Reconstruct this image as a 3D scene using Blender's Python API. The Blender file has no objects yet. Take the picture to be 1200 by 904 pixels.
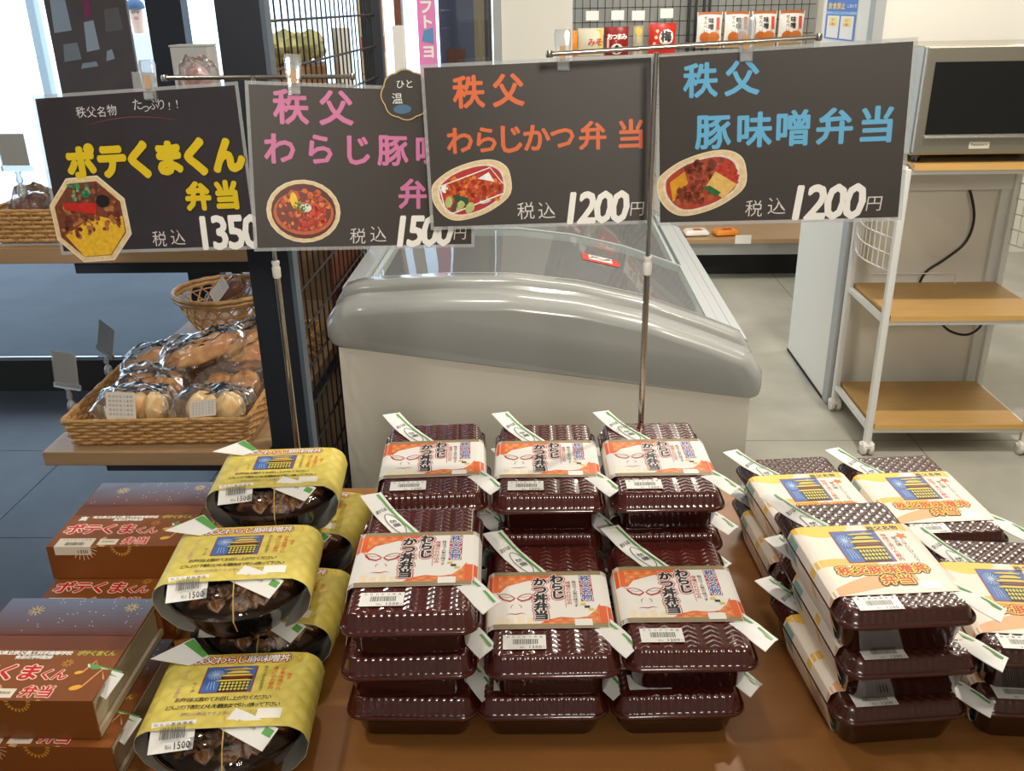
import bpy, bmesh, math, random
from math import sin, cos, pi, radians as RAD
from mathutils import Vector, Matrix
from mathutils.geometry import tessellate_polygon

SC = bpy.context.scene
COL = SC.collection
RND = random.Random(7)


def S(r, g, b):
    f = lambda c: (c / 255) / 12.92 if c / 255 <= 0.04045 else ((c / 255 + 0.055) / 1.055) ** 2.4
    return (f(r), f(g), f(b), 1)


# ------------------------------------------------------------------ camera
cam_d = bpy.data.cameras.new('camera')
cam = bpy.data.objects.new('camera', cam_d)
COL.objects.link(cam)
# rows: world axes in camera space (x right, y down, z forward)
R = ((0.99936737, -0.00399082, -0.03534022), (0.03106679, -0.38574595, 0.92208184), (-0.01731221, -0.92259641, -0.38537793))
cam.matrix_world = Matrix(((R[0][0], -R[0][1], -R[0][2], 0), (R[1][0], -R[1][1], -R[1][2], 0), (R[2][0], -R[2][1], -R[2][2], 1.5), (0, 0, 0, 1)))
cam_d.sensor_width = 36
cam_d.lens = 1068.5 * 36 / 1200
cam_d.clip_start = 0.05
SC.camera = cam

# ------------------------------------------------------------------ world, lights, exposure
W = bpy.data.worlds.new('world')
SC.world = W
W.use_nodes = True
bg = W.node_tree.nodes['Background']
bg.inputs[0].default_value = (0.66, 0.83, 1.0, 1)
bg.inputs[1].default_value = 4.0
vs = SC.view_settings
vs.view_transform = 'Standard'
vs.look = 'None'
vs.gamma = 1
vs.use_curve_mapping = False
vs.exposure = 0.0
SC.cycles.use_denoising = True
SC.cycles.max_bounces = 8
SC.cycles.transparent_max_bounces = 24
SC.cycles.sample_clamp_indirect = 6
SC.cycles.caustics_reflective = False
SC.cycles.caustics_refractive = False


def area(name, loc, size, power, color, rot=(0, 0, 0), spread=pi):
    l = bpy.data.lights.new(name, 'AREA')
    l.shape = 'RECTANGLE'
    l.size, l.size_y = size
    l.energy = power
    l.color = color
    l.spread = spread
    o = bpy.data.objects.new(name, l)
    o.location = loc
    o.rotation_euler = rot
    COL.objects.link(o)


WARM = (1.0, 0.92, 0.80)
area('added_fill_light', (1.15, 2.25, 2.66), (0.08, 0.08), 40, WARM)
area('added_fill_light', (-0.2, 2.0, 2.66), (0.10, 0.10), 9, WARM)
area('added_fill_light', (1.6, 1.1, 2.66), (0.14, 0.14), 6, WARM)
area('ceiling_panel_light', (0.2, -0.6, 2.66), (1.2, 1.2), 4, WARM)
area('added_fill_light', (-1.1, 0.7, 2.66), (0.2, 0.2), 12, WARM)  # added fill over the left side, lifts the price cards and bread
area('added_front_fill', (0.4, -1.7, 2.3), (0.4, 0.4), 12, WARM, (RAD(86), 0, RAD(8)), RAD(64))  # added frontal fill that brightens the signs and freezer front
area('ceiling_panel_light', (2.0, 1.5, 2.66), (1.2, 0.5), 11, WARM)
area('ceiling_panel_light', (0.6, 4.3, 2.66), (1.4, 0.4), 27, WARM)
area('ceiling_panel_light', (2.4, 4.4, 2.66), (1.0, 0.4), 24, WARM)


# ------------------------------------------------------------------ materials
def mat(name, col, rough=0.5, metal=0, bump=0, bscale=50, vary=0, vscale=8, coat=0, stretch=None, spec=None, col2=None):
    m = bpy.data.materials.new(name)
    m.use_nodes = True
    nt = m.node_tree
    b = nt.nodes['Principled BSDF']
    b.inputs['Base Color'].default_value = col
    b.inputs['Roughness'].default_value = rough
    b.inputs['Metallic'].default_value = metal
    b.inputs['Coat Weight'].default_value = coat
    if spec is not None:
        b.inputs['Specular IOR Level'].default_value = spec
    tc = nt.nodes.new('ShaderNodeTexCoord')
    src = tc.outputs['Object']
    if stretch:
        mp = nt.nodes.new('ShaderNodeMapping')
        mp.inputs['Scale'].default_value = stretch
        nt.links.new(src, mp.inputs[0])
        src = mp.outputs[0]
    if vary or col2:
        n = nt.nodes.new('ShaderNodeTexNoise')
        n.inputs['Scale'].default_value = vscale
        n.inputs['Detail'].default_value = 5
        nt.links.new(src, n.inputs['Vector'])
        mx = nt.nodes.new('ShaderNodeMix')
        mx.data_type = 'RGBA'
        c2 = col2 or tuple(c * (1 - vary) for c in col[:3]) + (1,)
        mx.inputs[6].default_value = col
        mx.inputs[7].default_value = c2
        r = nt.nodes.new('ShaderNodeMapRange')
        r.inputs[1].default_value = 0.35
        r.inputs[2].default_value = 0.65
        nt.links.new(n.outputs[0], r.inputs[0])
        nt.links.new(r.outputs[0], mx.inputs[0])
        nt.links.new(mx.outputs[2], b.inputs['Base Color'])
    if bump:
        n2 = nt.nodes.new('ShaderNodeTexNoise')
        n2.inputs['Scale'].default_value = bscale
        n2.inputs['Detail'].default_value = 3
        nt.links.new(src, n2.inputs['Vector'])
        bp = nt.nodes.new('ShaderNodeBump')
        bp.inputs['Strength'].default_value = bump
        bp.inputs['Distance'].default_value = 0.002
        nt.links.new(n2.outputs[0], bp.inputs['Height'])
        nt.links.new(bp.outputs[0], b.inputs['Normal'])
    return m


def clear_mat(name, tint, gloss=1.0, base=0.04, rough=0.03, bump=0, bscale=20, haze=0.0, ior=1.45):
    """Thin clear plastic or glass: see-through with a mirror film that grows towards grazing angles, optional milky haze."""
    m = bpy.data.materials.new(name)
    m.use_nodes = True
    nt = m.node_tree
    nt.nodes.clear()
    out = nt.nodes.new('ShaderNodeOutputMaterial')
    tr = nt.nodes.new('ShaderNodeBsdfTransparent')
    tr.inputs[0].default_value = tint
    gl = nt.nodes.new('ShaderNodeBsdfGlossy')
    gl.inputs['Roughness'].default_value = rough
    gl.inputs[0].default_value = (gloss, gloss, gloss, 1)
    fr = nt.nodes.new('ShaderNodeFresnel')
    fr.inputs[0].default_value = ior
    ad = nt.nodes.new('ShaderNodeMath')
    ad.operation = 'ADD'
    ad.inputs[1].default_value = base
    ad.use_clamp = True
    mx = nt.nodes.new('ShaderNodeMixShader')
    nt.links.new(fr.outputs[0], ad.inputs[0])
    nt.links.new(ad.outputs[0], mx.inputs[0])
    first = tr
    if haze:
        df = nt.nodes.new('ShaderNodeBsdfDiffuse')
        df.inputs[0].default_value = (0.85, 0.87, 0.88, 1)
        m2 = nt.nodes.new('ShaderNodeMixShader')
        m2.inputs[0].default_value = haze
        nt.links.new(tr.outputs[0], m2.inputs[1])
        nt.links.new(df.outputs[0], m2.inputs[2])
        first = m2
    nt.links.new(first.outputs[0], mx.inputs[1])
    nt.links.new(gl.outputs[0], mx.inputs[2])
    if bump:
        tc = nt.nodes.new('ShaderNodeTexCoord')
        n = nt.nodes.new('ShaderNodeTexNoise')
        n.inputs['Scale'].default_value = bscale
        n.inputs['Distortion'].default_value = 1.5
        nt.links.new(tc.outputs['Object'], n.inputs['Vector'])
        bp = nt.nodes.new('ShaderNodeBump')
        bp.inputs['Strength'].default_value = bump
        bp.inputs['Distance'].default_value = 0.01
        nt.links.new(n.outputs[0], bp.inputs['Height'])
        nt.links.new(bp.outputs[0], gl.inputs['Normal'])
        nt.links.new(bp.outputs[0], fr.inputs['Normal'])
    nt.links.new(mx.outputs[0], out.inputs[0])
    return m


def ink_mat(name, rough, coat=0, grain=0):
    m = bpy.data.materials.new(name)
    m.use_nodes = True
    nt = m.node_tree
    b = nt.nodes['Principled BSDF']
    a = nt.nodes.new('ShaderNodeVertexColor')
    a.layer_name = 'ink'
    b.inputs['Roughness'].default_value = rough
    b.inputs['Coat Weight'].default_value = coat
    b.inputs['Coat Roughness'].default_value = 0.12
    src = a.outputs[0]
    if grain:
        tc = nt.nodes.new('ShaderNodeTexCoord')
        n = nt.nodes.new('ShaderNodeTexNoise')
        n.inputs['Scale'].default_value = 160
        n.inputs['Detail'].default_value = 4
        nt.links.new(tc.outputs['Object'], n.inputs['Vector'])
        r = nt.nodes.new('ShaderNodeMapRange')
        r.inputs[3].default_value = 1 - grain
        r.inputs[4].default_value = 1 + grain
        nt.links.new(n.outputs[0], r.inputs[0])
        mx = nt.nodes.new('ShaderNodeVectorMath')
        mx.operation = 'SCALE'
        nt.links.new(src, mx.inputs[0])
        nt.links.new(r.outputs[0], mx.inputs['Scale'])
        src = mx.outputs[0]
    nt.links.new(src, b.inputs['Base Color'])
    return m


def quilt_mat(name, col, scale=42):
    m = mat(name, col, 0.55)
    nt = m.node_tree
    b = nt.nodes['Principled BSDF']
    tc = nt.nodes.new('ShaderNodeTexCoord')
    sp = nt.nodes.new('ShaderNodeSeparateXYZ')
    nt.links.new(tc.outputs['Object'], sp.inputs[0])
    prev = None
    for k, op in enumerate(('ADD', 'SUBTRACT')):
        a = nt.nodes.new('ShaderNodeMath')
        a.operation = op
        nt.links.new(sp.outputs[0], a.inputs[0])
        nt.links.new(sp.outputs[1], a.inputs[1])
        sc = nt.nodes.new('ShaderNodeMath')
        sc.operation = 'MULTIPLY'
        sc.inputs[1].default_value = scale * 3.3
        nt.links.new(a.outputs[0], sc.inputs[0])
        sn = nt.nodes.new('ShaderNodeMath')
        sn.operation = 'SINE'
        nt.links.new(sc.outputs[0], sn.inputs[0])
        ab = nt.nodes.new('ShaderNodeMath')
        ab.operation = 'ABSOLUTE'
        nt.links.new(sn.outputs[0], ab.inputs[0])
        if prev is None:
            prev = ab
        else:
            mu = nt.nodes.new('ShaderNodeMath')
            mu.operation = 'MULTIPLY'
            nt.links.new(prev.outputs[0], mu.inputs[0])
            nt.links.new(ab.outputs[0], mu.inputs[1])
            prev = mu
    bp = nt.nodes.new('ShaderNodeBump')
    bp.inputs['Strength'].default_value = 0.35
    bp.inputs['Distance'].default_value = 0.003
    nt.links.new(prev.outputs[0], bp.inputs['Height'])
    nt.links.new(bp.outputs[0], b.inputs['Normal'])
    r = nt.nodes.new('ShaderNodeMix')
    r.data_type = 'RGBA'
    r.inputs[6].default_value = tuple(c * 0.9 for c in col[:3]) + (1,)
    r.inputs[7].default_value = col
    nt.links.new(prev.outputs[0], r.inputs[0])
    nt.links.new(r.outputs[2], b.inputs['Base Color'])
    return m


def wood_mat(name, c1, c2, rough=0.35, along='X', sc=3.0):
    m = bpy.data.materials.new(name)
    m.use_nodes = True
    nt = m.node_tree
    b = nt.nodes['Principled BSDF']
    tc = nt.nodes.new('ShaderNodeTexCoord')
    mp = nt.nodes.new('ShaderNodeMapping')
    mp.inputs['Scale'].default_value = (sc, sc * 14, sc * 14) if along == 'X' else (sc * 14, sc, sc * 14)
    n = nt.nodes.new('ShaderNodeTexNoise')
    n.inputs['Scale'].default_value = 1.6
    n.inputs['Detail'].default_value = 8
    n.inputs['Distortion'].default_value = 0.4
    mx = nt.nodes.new('ShaderNodeMix')
    mx.data_type = 'RGBA'
    mx.inputs[6].default_value = c1
    mx.inputs[7].default_value = c2
    nt.links.new(tc.outputs['Object'], mp.inputs[0])
    nt.links.new(mp.outputs[0], n.inputs['Vector'])
    nt.links.new(n.outputs[0], mx.inputs[0])
    nt.links.new(mx.outputs[2], b.inputs['Base Color'])
    b.inputs['Roughness'].default_value = rough
    return m


M = dict(
    table=wood_mat('table_wood', S(166, 112, 60), S(132, 86, 42), 0.32, 'X', 2),
    shelfwood=wood_mat('shelf_wood', S(182, 152, 118), S(158, 126, 92), 0.3, 'X', 3),
    cartwood=wood_mat('cart_wood', S(196, 158, 98), S(174, 134, 76), 0.4, 'X', 3),
    cartedge=wood_mat('cart_edge_wood', S(226, 184, 114), S(200, 154, 84), 0.4, 'X', 3),
    brown=mat('glossy_brown_plastic', S(78, 30, 24), 0.16, coat=0.6),
    brownB=mat('glossy_dark_brown_plastic', S(72, 36, 28), 0.26, coat=0.35),
    base=mat('thin_brown_plastic', S(46, 18, 16), 0.12, coat=0.5),
    white=mat('white_paper', S(238, 236, 232), 0.6),
    sleeveA=mat('white_band_paper', S(240, 236, 230), 0.5),
    sleeveB=mat('cream_band_paper', S(240, 228, 214), 0.5),
    inner=mat('grey_paper_back', S(196, 190, 178), 0.7),
    yellow=quilt_mat('quilted_yellow_paper', S(226, 206, 96)),
    black=mat('black_plastic', S(16, 15, 15), 0.18, coat=0.5),
    ink=ink_mat('printed_ink', 0.4),
    inkg=ink_mat('glossy_printed_ink', 0.5, coat=0.08),
    photo=ink_mat('printed_food_photo', 0.4, coat=0.35, grain=0.35),
    board=mat('dark_sign_card', S(44, 34, 28), 0.5, coat=0.8),
    board1=mat('worn_dark_sign_card', S(46, 40, 44), 0.5, coat=0.8, vary=0.15, vscale=30),
    lam=clear_mat('laminate_film', (0.95, 0.95, 0.95, 1), base=0.1, rough=0.1, haze=0.25),
    clip=clear_mat('clear_clip_plastic', (0.93, 0.95, 0.96, 1), base=0.12, rough=0.08, haze=0.25),
    dome=clear_mat('clear_lid_plastic', (0.93, 0.93, 0.93, 1), base=0.03, rough=0.04, bump=0.25, bscale=30),
    film=clear_mat('clear_bag_film', (0.95, 0.95, 0.96, 1), base=0.02, rough=0.22, bump=0.25, bscale=34, haze=0.05, ior=1.28),
    glass=clear_mat('freezer_glass', (0.88, 0.95, 0.92, 1), base=0.02, rough=0.02, haze=0.2, ior=1.12),
    pane=clear_mat('shop_window_glass', (0.93, 0.97, 1, 1), base=0.0, rough=0.01),
    steel=mat('brushed_steel_pole', S(190, 182, 170), 0.2, 1),
    wplastic=mat('white_plastic', S(226, 224, 218), 0.35),
    tape=mat('tan_sticker', S(190, 150, 105), 0.6),
    freezer_grey=mat('grey_freezer_cap', S(160, 162, 159), 0.22, coat=0.4),
    freezer_white=mat('white_freezer_panel', S(226, 221, 208), 0.3),
    freezer_rail=mat('pale_grey_rail', S(188, 193, 196), 0.35),
    liner=mat('freezer_liner', S(236, 242, 238), 0.5, vary=0.06, vscale=6),
    bmetal=mat('black_painted_metal', S(30, 30, 34), 0.45),
    navy=mat('dark_navy_frame', S(26, 31, 42), 0.5),
    wmetal=mat('white_painted_metal', S(222, 224, 222), 0.35),
    mwsteel=mat('microwave_steel', S(186, 180, 166), 0.28, 0.85, stretch=(1, 1, 60), bump=0.1, bscale=10),
    mwglass=mat('microwave_door_glass', S(16, 17, 18), 0.06, coat=0.6),
    rubber=mat('black_cable_rubber', S(14, 14, 14), 0.45),
    wicker=mat('wicker', S(206, 158, 98), 0.5, vary=0.3, vscale=120),
    bamboo=mat('bamboo_cane', S(196, 154, 104), 0.4, vary=0.25, vscale=60),
    bread=mat('baked_bread_crust', S(232, 176, 104), 0.55, bump=0.3, bscale=60, col2=S(196, 124, 62), vscale=30),
    bread2=mat('golden_bun', S(250, 222, 160), 0.5, bump=0.25, bscale=60, col2=S(226, 172, 100), vscale=26),
    tin=mat('brown_cake', S(120, 62, 34), 0.6, vary=0.3, vscale=50),
    meat=mat('glazed_meat', S(176, 122, 70), 0.3, bump=0.6, bscale=160, col2=S(92, 52, 28), vscale=90),
    rice=mat('white_rice', S(224, 214, 196), 0.5, bump=0.8, bscale=300),
    filling_shade=mat('shade_brown_filling', S(74, 46, 28), 0.3, bump=0.6, bscale=120),  # brown tone stands in for the shadows among the meat
    band=mat('yellow_rubber_band', S(216, 178, 92), 0.4),
    kbrown=mat('brown_printed_carton', S(138, 78, 30), 0.4, vary=0.04, vscale=4),
    kraft=mat('pale_tray_card', S(188, 172, 146), 0.6),
    floor=mat('polished_concrete', S(180, 178, 166), 0.35, bump=0.06, bscale=20, col2=S(158, 156, 146), vscale=3),
    tile=mat('dark_slate_tile', S(72, 74, 82), 0.4, bump=0.15, bscale=30, col2=S(60, 62, 70), vscale=5),
    pave=mat('shaded_grey_paving', S(78, 80, 88), 0.7, bump=0.15, bscale=8, col2=S(68, 70, 77), vscale=3),  # shade of the roofed lobby ground is put into this darker tone
    bright=mat('sunlit_street_paving', S(225, 226, 226), 0.8),  # sunlit brightness of the street is put into this near-white tone
    wall=mat('white_wall_paint', S(232, 229, 220), 0.6, bump=0.05, bscale=300),
    wallgrey=mat('grey_wall_trim', S(170, 172, 172), 0.5),
    ceil=mat('ceiling_paint', S(225, 222, 214), 0.8),
    cardb=mat('brown_cardboard', S(170, 122, 80), 0.7, vary=0.15, vscale=20),
    cork=mat('brown_notice_board', S(128, 104, 96), 0.7, vary=0.2, vscale=12),
    veg=mat('pale_yellow_packs', S(226, 214, 138), 0.5, col2=S(186, 196, 150), vscale=60),
    dgrey=mat('smoky_glass_panel', S(88, 90, 104), 0.15, coat=0.5),
    olive=mat('olive_brown_strip', S(120, 104, 74), 0.5),
    tagcard=mat('cream_price_card', S(230, 216, 196), 0.6),
    pink=mat('pink_candy_pack', S(205, 160, 158), 0.3, vary=0.4, vscale=120),
    dark=mat('dark_recess', S(30, 28, 26), 0.8),
    metalshelf=mat('dark_bracket_metal', S(52, 58, 70), 0.45),
    grid=mat('black_wire', S(18, 17, 17), 0.5, 0.3),
    chrome=mat('bright_hook_wire', S(200, 200, 200), 0.2, 1),
    red=mat('red_pouch', S(196, 40, 26), 0.3),
)

# ------------------------------------------------------------------ object helpers


def tag(o, label=None, cat=None, group=None, kind=None):
    for k, v in (('label', label), ('category', cat), ('group', group), ('kind', kind)):
        if v:
            o[k] = v
    return o


def empty(name, loc=(0, 0, 0), rz=0, **k):
    o = bpy.data.objects.new(name, None)
    COL.objects.link(o)
    o.location = loc
    o.rotation_euler = (0, 0, rz)
    o.empty_display_size = 0.02
    return tag(o, **k)


def dup(o, loc=None, rz=None, parent=None, **k):
    c = o.copy()
    COL.objects.link(c)
    if parent:
        c.parent = parent
    for ch in list(o.children):
        dup(ch, parent=c)
    if loc is not None:
        c.location = loc
    if rz is not None:
        c.rotation_euler = (0, 0, rz)
    return tag(c, **k)


class MB:
    def __init__(s):
        s.v, s.f, s.m = [], [], []
        s.mi = 0

    def add(s, vs_, fs):
        n = len(s.v)
        s.v += [tuple(v) for v in vs_]
        s.f += [tuple(i + n for i in f) for f in fs]
        s.m += [s.mi] * len(fs)
        return s

    def box(s, a, b, mtx=None):
        x0, y0, z0 = a
        x1, y1, z1 = b
        vs_ = [Vector(p) for p in ((x0, y0, z0), (x1, y0, z0), (x1, y1, z0), (x0, y1, z0), (x0, y0, z1), (x1, y0, z1), (x1, y1, z1), (x0, y1, z1))]
        if mtx:
            vs_ = [mtx @ v for v in vs_]
        return s.add(vs_, [(0, 3, 2, 1), (4, 5, 6, 7), (0, 1, 5, 4), (1, 2, 6, 5), (2, 3, 7, 6), (3, 0, 4, 7)])

    def loft(s, rings, closed=True, cap0=True, cap1=True):
        n = len(rings[0])
        vs_ = [p for r in rings for p in r]
        fs = []
        for k in range(len(rings) - 1):
            for i in range(n if closed else n - 1):
                j = (i + 1) % n
                fs.append((k * n + i, k * n + j, (k + 1) * n + j, (k + 1) * n + i))
        if cap0:
            fs.append(tuple(range(n))[::-1])
        if cap1:
            fs.append(tuple((len(rings) - 1) * n + i for i in range(n)))
        return s.add(vs_, fs)

    def tube(s, pts, r, n=8, closed=False, caps=True):
        pts = [Vector(p) for p in pts]
        rings = []
        up = None
        N = len(pts)
        for i, p in enumerate(pts):
            a = pts[(i - 1) % N] if (i > 0 or closed) else p
            b = pts[(i + 1) % N] if (i < N - 1 or closed) else p
            t = (b - a).normalized()
            if up is None:
                up = Vector((0, 0, 1)) if abs(t.z) < 0.9 else Vector((1, 0, 0))
            u = t.cross(up)
            if u.length < 1e-6:
                u = t.orthogonal()
            u.normalize()
            w = u.cross(t)
            up = w
            rr = r[i] if isinstance(r, (list, tuple)) else r
            rings.append([p + rr * (cos(2 * pi * k / n) * u + sin(2 * pi * k / n) * w) for k in range(n)])
        if closed:
            rings.append(rings[0])
            return s.loft(rings, cap0=False, cap1=False)
        return s.loft(rings, cap0=caps, cap1=caps)

    def lathe(s, prof, n=48, c=(0, 0, 0), cap0=True, cap1=True, sx=1, sy=1):
        return s.loft([[(c[0] + sx * r * cos(2 * pi * k / n), c[1] + sy * r * sin(2 * pi * k / n), c[2] + z) for k in range(n)] for r, z in prof], cap0=cap0, cap1=cap1)

    def build(s, name, mats, parent=None, smooth=False, loc=None, rot=None, **k):
        me = bpy.data.meshes.new(name)
        me.from_pydata(s.v, [], s.f)
        for m in (mats if isinstance(mats, (list, tuple)) else [mats]):
            me.materials.append(m)
        if s.mi or any(s.m):
            me.polygons.foreach_set('material_index', s.m)
        bm = bmesh.new()
        bm.from_mesh(me)
        bmesh.ops.recalc_face_normals(bm, faces=bm.faces)
        bm.to_mesh(me)
        bm.free()
        if smooth:
            me.polygons.foreach_set('use_smooth', [True] * len(me.polygons))
            try:
                me.set_sharp_from_angle(angle=RAD(smooth if smooth is not True else 40))
            except Exception:
                pass
        o = bpy.data.objects.new(name, me)
        COL.objects.link(o)
        if parent:
            o.parent = parent
        if loc is not None:
            o.location = loc
        if rot is not None:
            o.rotation_euler = rot
        return tag(o, **k)


def curve(pts, k=6, closed=False):
    """Catmull-Rom points through pts (2-D or 3-D)."""
    n = len(pts)
    out = []
    for i in range(n if closed else n - 1):
        p = [pts[(i + d) % n] if closed else pts[min(max(i + d, 0), n - 1)] for d in (-1, 0, 1, 2)]
        for j in range(k):
            t = j / k
            out.append(tuple(0.5 * (2 * b + (c - a) * t + (2 * a - 5 * b + 4 * c - d) * t * t + (3 * b - a - 3 * c + d) * t ** 3) for a, b, c, d in zip(*p)))
    if not closed:
        out.append(tuple(pts[-1]))
    return out


def rrect(hx, hy, r, n=6, z=0, cx=0, cy=0):
    out = []
    for qx, qy, a0 in ((1, 1, 0), (-1, 1, pi / 2), (-1, -1, pi), (1, -1, 3 * pi / 2)):
        for i in range(n + 1):
            a = a0 + (pi / 2) * i / n
            out.append((cx + qx * (hx - r) + r * cos(a), cy + qy * (hy - r) + r * sin(a), z))
    return out


def bevel(o, w=0.003, seg=2):
    b = o.modifiers.new('bevel', 'BEVEL')
    b.width = w
    b.segments = seg
    b.limit_method = 'ANGLE'
    return o


# ------------------------------------------------------------------ flat print: coloured outlines laid on a surface
_GL = {}


def glyph(ch, bold=0.0):
    k = (ch, bold)
    if k not in _GL:
        cu = bpy.data.curves.new('glyph', 'FONT')
        cu.body = ch
        cu.size = 1
        cu.resolution_u = 2
        cu.offset = bold
        ob = bpy.data.objects.new('glyph', cu)
        COL.objects.link(ob)
        dg = bpy.context.evaluated_depsgraph_get()
        me = bpy.data.meshes.new_from_object(ob.evaluated_get(dg))
        me.calc_loop_triangles()
        vs_ = [(v.co.x, v.co.y) for v in me.vertices]
        ts = [tuple(t.vertices) for t in me.loop_triangles]
        xs = [v[0] for v in vs_] or [0]
        ys = [v[1] for v in vs_] or [0]
        _GL[k] = (vs_, ts, min(xs), max(xs), min(ys), max(ys))
        bpy.data.objects.remove(ob)
        bpy.data.meshes.remove(me)
        bpy.data.curves.remove(cu)
    return _GL[k]


def inside(p, poly):
    c = False
    j = len(poly) - 1
    for i in range(len(poly)):
        (xi, yi), (xj, yj) = poly[i], poly[j]
        if (yi > p[1]) != (yj > p[1]) and p[0] < (xj - xi) * (p[1] - yi) / (yj - yi) + xi:
            c = not c
        j = i
    return c


class Print:
    DZ = 0.00012

    def __init__(s):
        s.v, s.f, s.c = [], [], []

    def tris(s, vs_, ts, col, lvl):
        n = len(s.v)
        s.v += [(x, y, lvl) for x, y in vs_]
        s.f += [tuple(i + n for i in t) for t in ts]
        s.c += [col] * len(ts)

    def poly(s, pts, col, lvl=1):
        ts = tessellate_polygon([[Vector((x, y, 0)) for x, y in pts]])
        s.tris(pts, ts, col, lvl)
        return s

    def rect(s, x0, y0, x1, y1, col, lvl=1, nx=1):
        for i in range(nx):
            a, b = x0 + (x1 - x0) * i / nx, x0 + (x1 - x0) * (i + 1) / nx
            s.tris([(a, y0), (b, y0), (b, y1), (a, y1)], [(0, 1, 2), (0, 2, 3)], col, lvl)
        return s

    def line(s, pts, w, col, lvl=1, taper=False):
        n = len(pts)
        L, Rr = [], []
        for i, (x, y) in enumerate(pts):
            a = pts[max(i - 1, 0)]
            b = pts[min(i + 1, n - 1)]
            dx, dy = b[0] - a[0], b[1] - a[1]
            l = math.hypot(dx, dy) or 1
            ww = w / 2 * (sin(pi * (i + 0.15) / (n - 1 + 0.3)) if taper else 1)
            L.append((x - dy / l * ww, y + dx / l * ww))
            Rr.append((x + dy / l * ww, y - dx / l * ww))
        vs_ = L + Rr
        ts = []
        for i in range(n - 1):
            ts += [(i, n + i, n + i + 1), (i, n + i + 1, i + 1)]
        s.tris(vs_, ts, col, lvl)
        return s

    def ell(s, cx, cy, rx, ry, col, lvl=1, rot=0, n=24, jit=0, rnd=None):
        pts = []
        for i in range(n):
            a = 2 * pi * i / n
            k = 1 + (jit * ((rnd or RND).random() - 0.5) if jit else 0)
            x, y = rx * k * cos(a), ry * k * sin(a)
            pts.append((cx + x * cos(rot) - y * sin(rot), cy + x * sin(rot) + y * cos(rot)))
        return s.poly(pts, col, lvl)

    def ch(s, c, x, y, size, col, lvl=2, bold=0.0, rot=0, sx=1, shear=0, outline=None):
        if outline:
            for ob, oc in outline:
                s.ch(c, x, y, size, oc, lvl, ob, rot, sx, shear)
                lvl += 1
        if bold > 0.012:
            m = 10 if bold > 0.05 else 6
            for q in range(m):
                s.ch(c, x + bold * size * sx * cos(2 * pi * q / m), y + bold * size * sin(2 * pi * q / m), size, col, lvl + 0.02 * q, 0.0, rot, sx, shear)
            lvl += 0.3
            bold = 0.0
        vs_, ts, x0, x1, y0, y1 = glyph(c, bold)
        wide = ord(c) > 0x2000
        cx, cy = ((x0 + x1) / 2, 0.36) if not wide else ((x0 + x1) / 2 * 0.5 + 0.25 * 1.0, 0.38)
        if wide:
            cx = 0.5 if x1 > 0.6 else (x0 + x1) / 2
        out = []
        for px, py in vs_:
            px, py = (px - cx) * size * sx, (py - cy) * size
            px += shear * py
            out.append((x + px * cos(rot) - py * sin(rot), y + px * sin(rot) + py * cos(rot)))
        s.tris(out, ts, col, lvl)

    def text(s, t, x, y, size, col, lvl=2, bold=0.0, rot=0, pitch=None, vert=False, jit=0, **k):
        p = pitch or size * (1.0 if ord(t[0]) > 0x2000 else 0.56)
        n = len(t)
        for i, c in enumerate(t):
            d = (i - (n - 1) / 2) * p
            if c == ' ':
                continue
            if vert:
                px, py = x + d * sin(rot), y - d * cos(rot)
            else:
                px, py = x + d * cos(rot), y + d * sin(rot)
            j = (RND.random() - 0.5) * jit
            s.ch(c, px, py + j * size, size * (1 + j * 0.5), col, lvl, bold, rot + j * 0.5, **k)
        return s

    def build(s, name, parent, mapf, material=None, **k):
        me = bpy.data.meshes.new(name)
        me.from_pydata([mapf(x, y, l * s.DZ) for x, y, l in s.v], [], s.f)
        me.materials.append(material or M['ink'])
        ca = me.color_attributes.new('ink', 'FLOAT_COLOR', 'CORNER')
        buf = []
        for c in s.c:
            buf += list(c) * 3
        ca.data.foreach_set('color', buf)
        o = bpy.data.objects.new(name, me)
        COL.objects.link(o)
        o.parent = parent
        return tag(o, **k)


flat = lambda z: (lambda x, y, h: (x, y, z + h))
upright = lambda yy, oz=0: (lambda x, y, h: (x, yy - h, y + oz))
K_, WH, RED, ORG, YEL = S(20, 18, 18), S(240, 238, 232), S(196, 34, 24), S(236, 120, 40), S(250, 205, 60)


def asanoha(P, poly, size, lvl, col):
    """Hemp-leaf star lines kept inside the polygon."""
    xs = [p[0] for p in poly]
    ys = [p[1] for p in poly]
    j = 0
    y = min(ys)
    while y < max(ys) + size:
        x = min(xs) + (size / 2 if j % 2 else 0)
        while x < max(xs) + size:
            for k in range(6):
                a = k * pi / 3
                for r0, r1, b in ((0, 0.5, a), (0, 0.36, a + pi / 6)):
                    p0 = (x, y)
                    p1 = (x + r1 * size * cos(b), y + r1 * size * sin(b))
                    if inside(p0, poly) and inside(p1, poly):
                        P.line([p0, p1], size * 0.05, col, lvl)
            x += size
        y += size * 0.5
        j += 1


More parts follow.
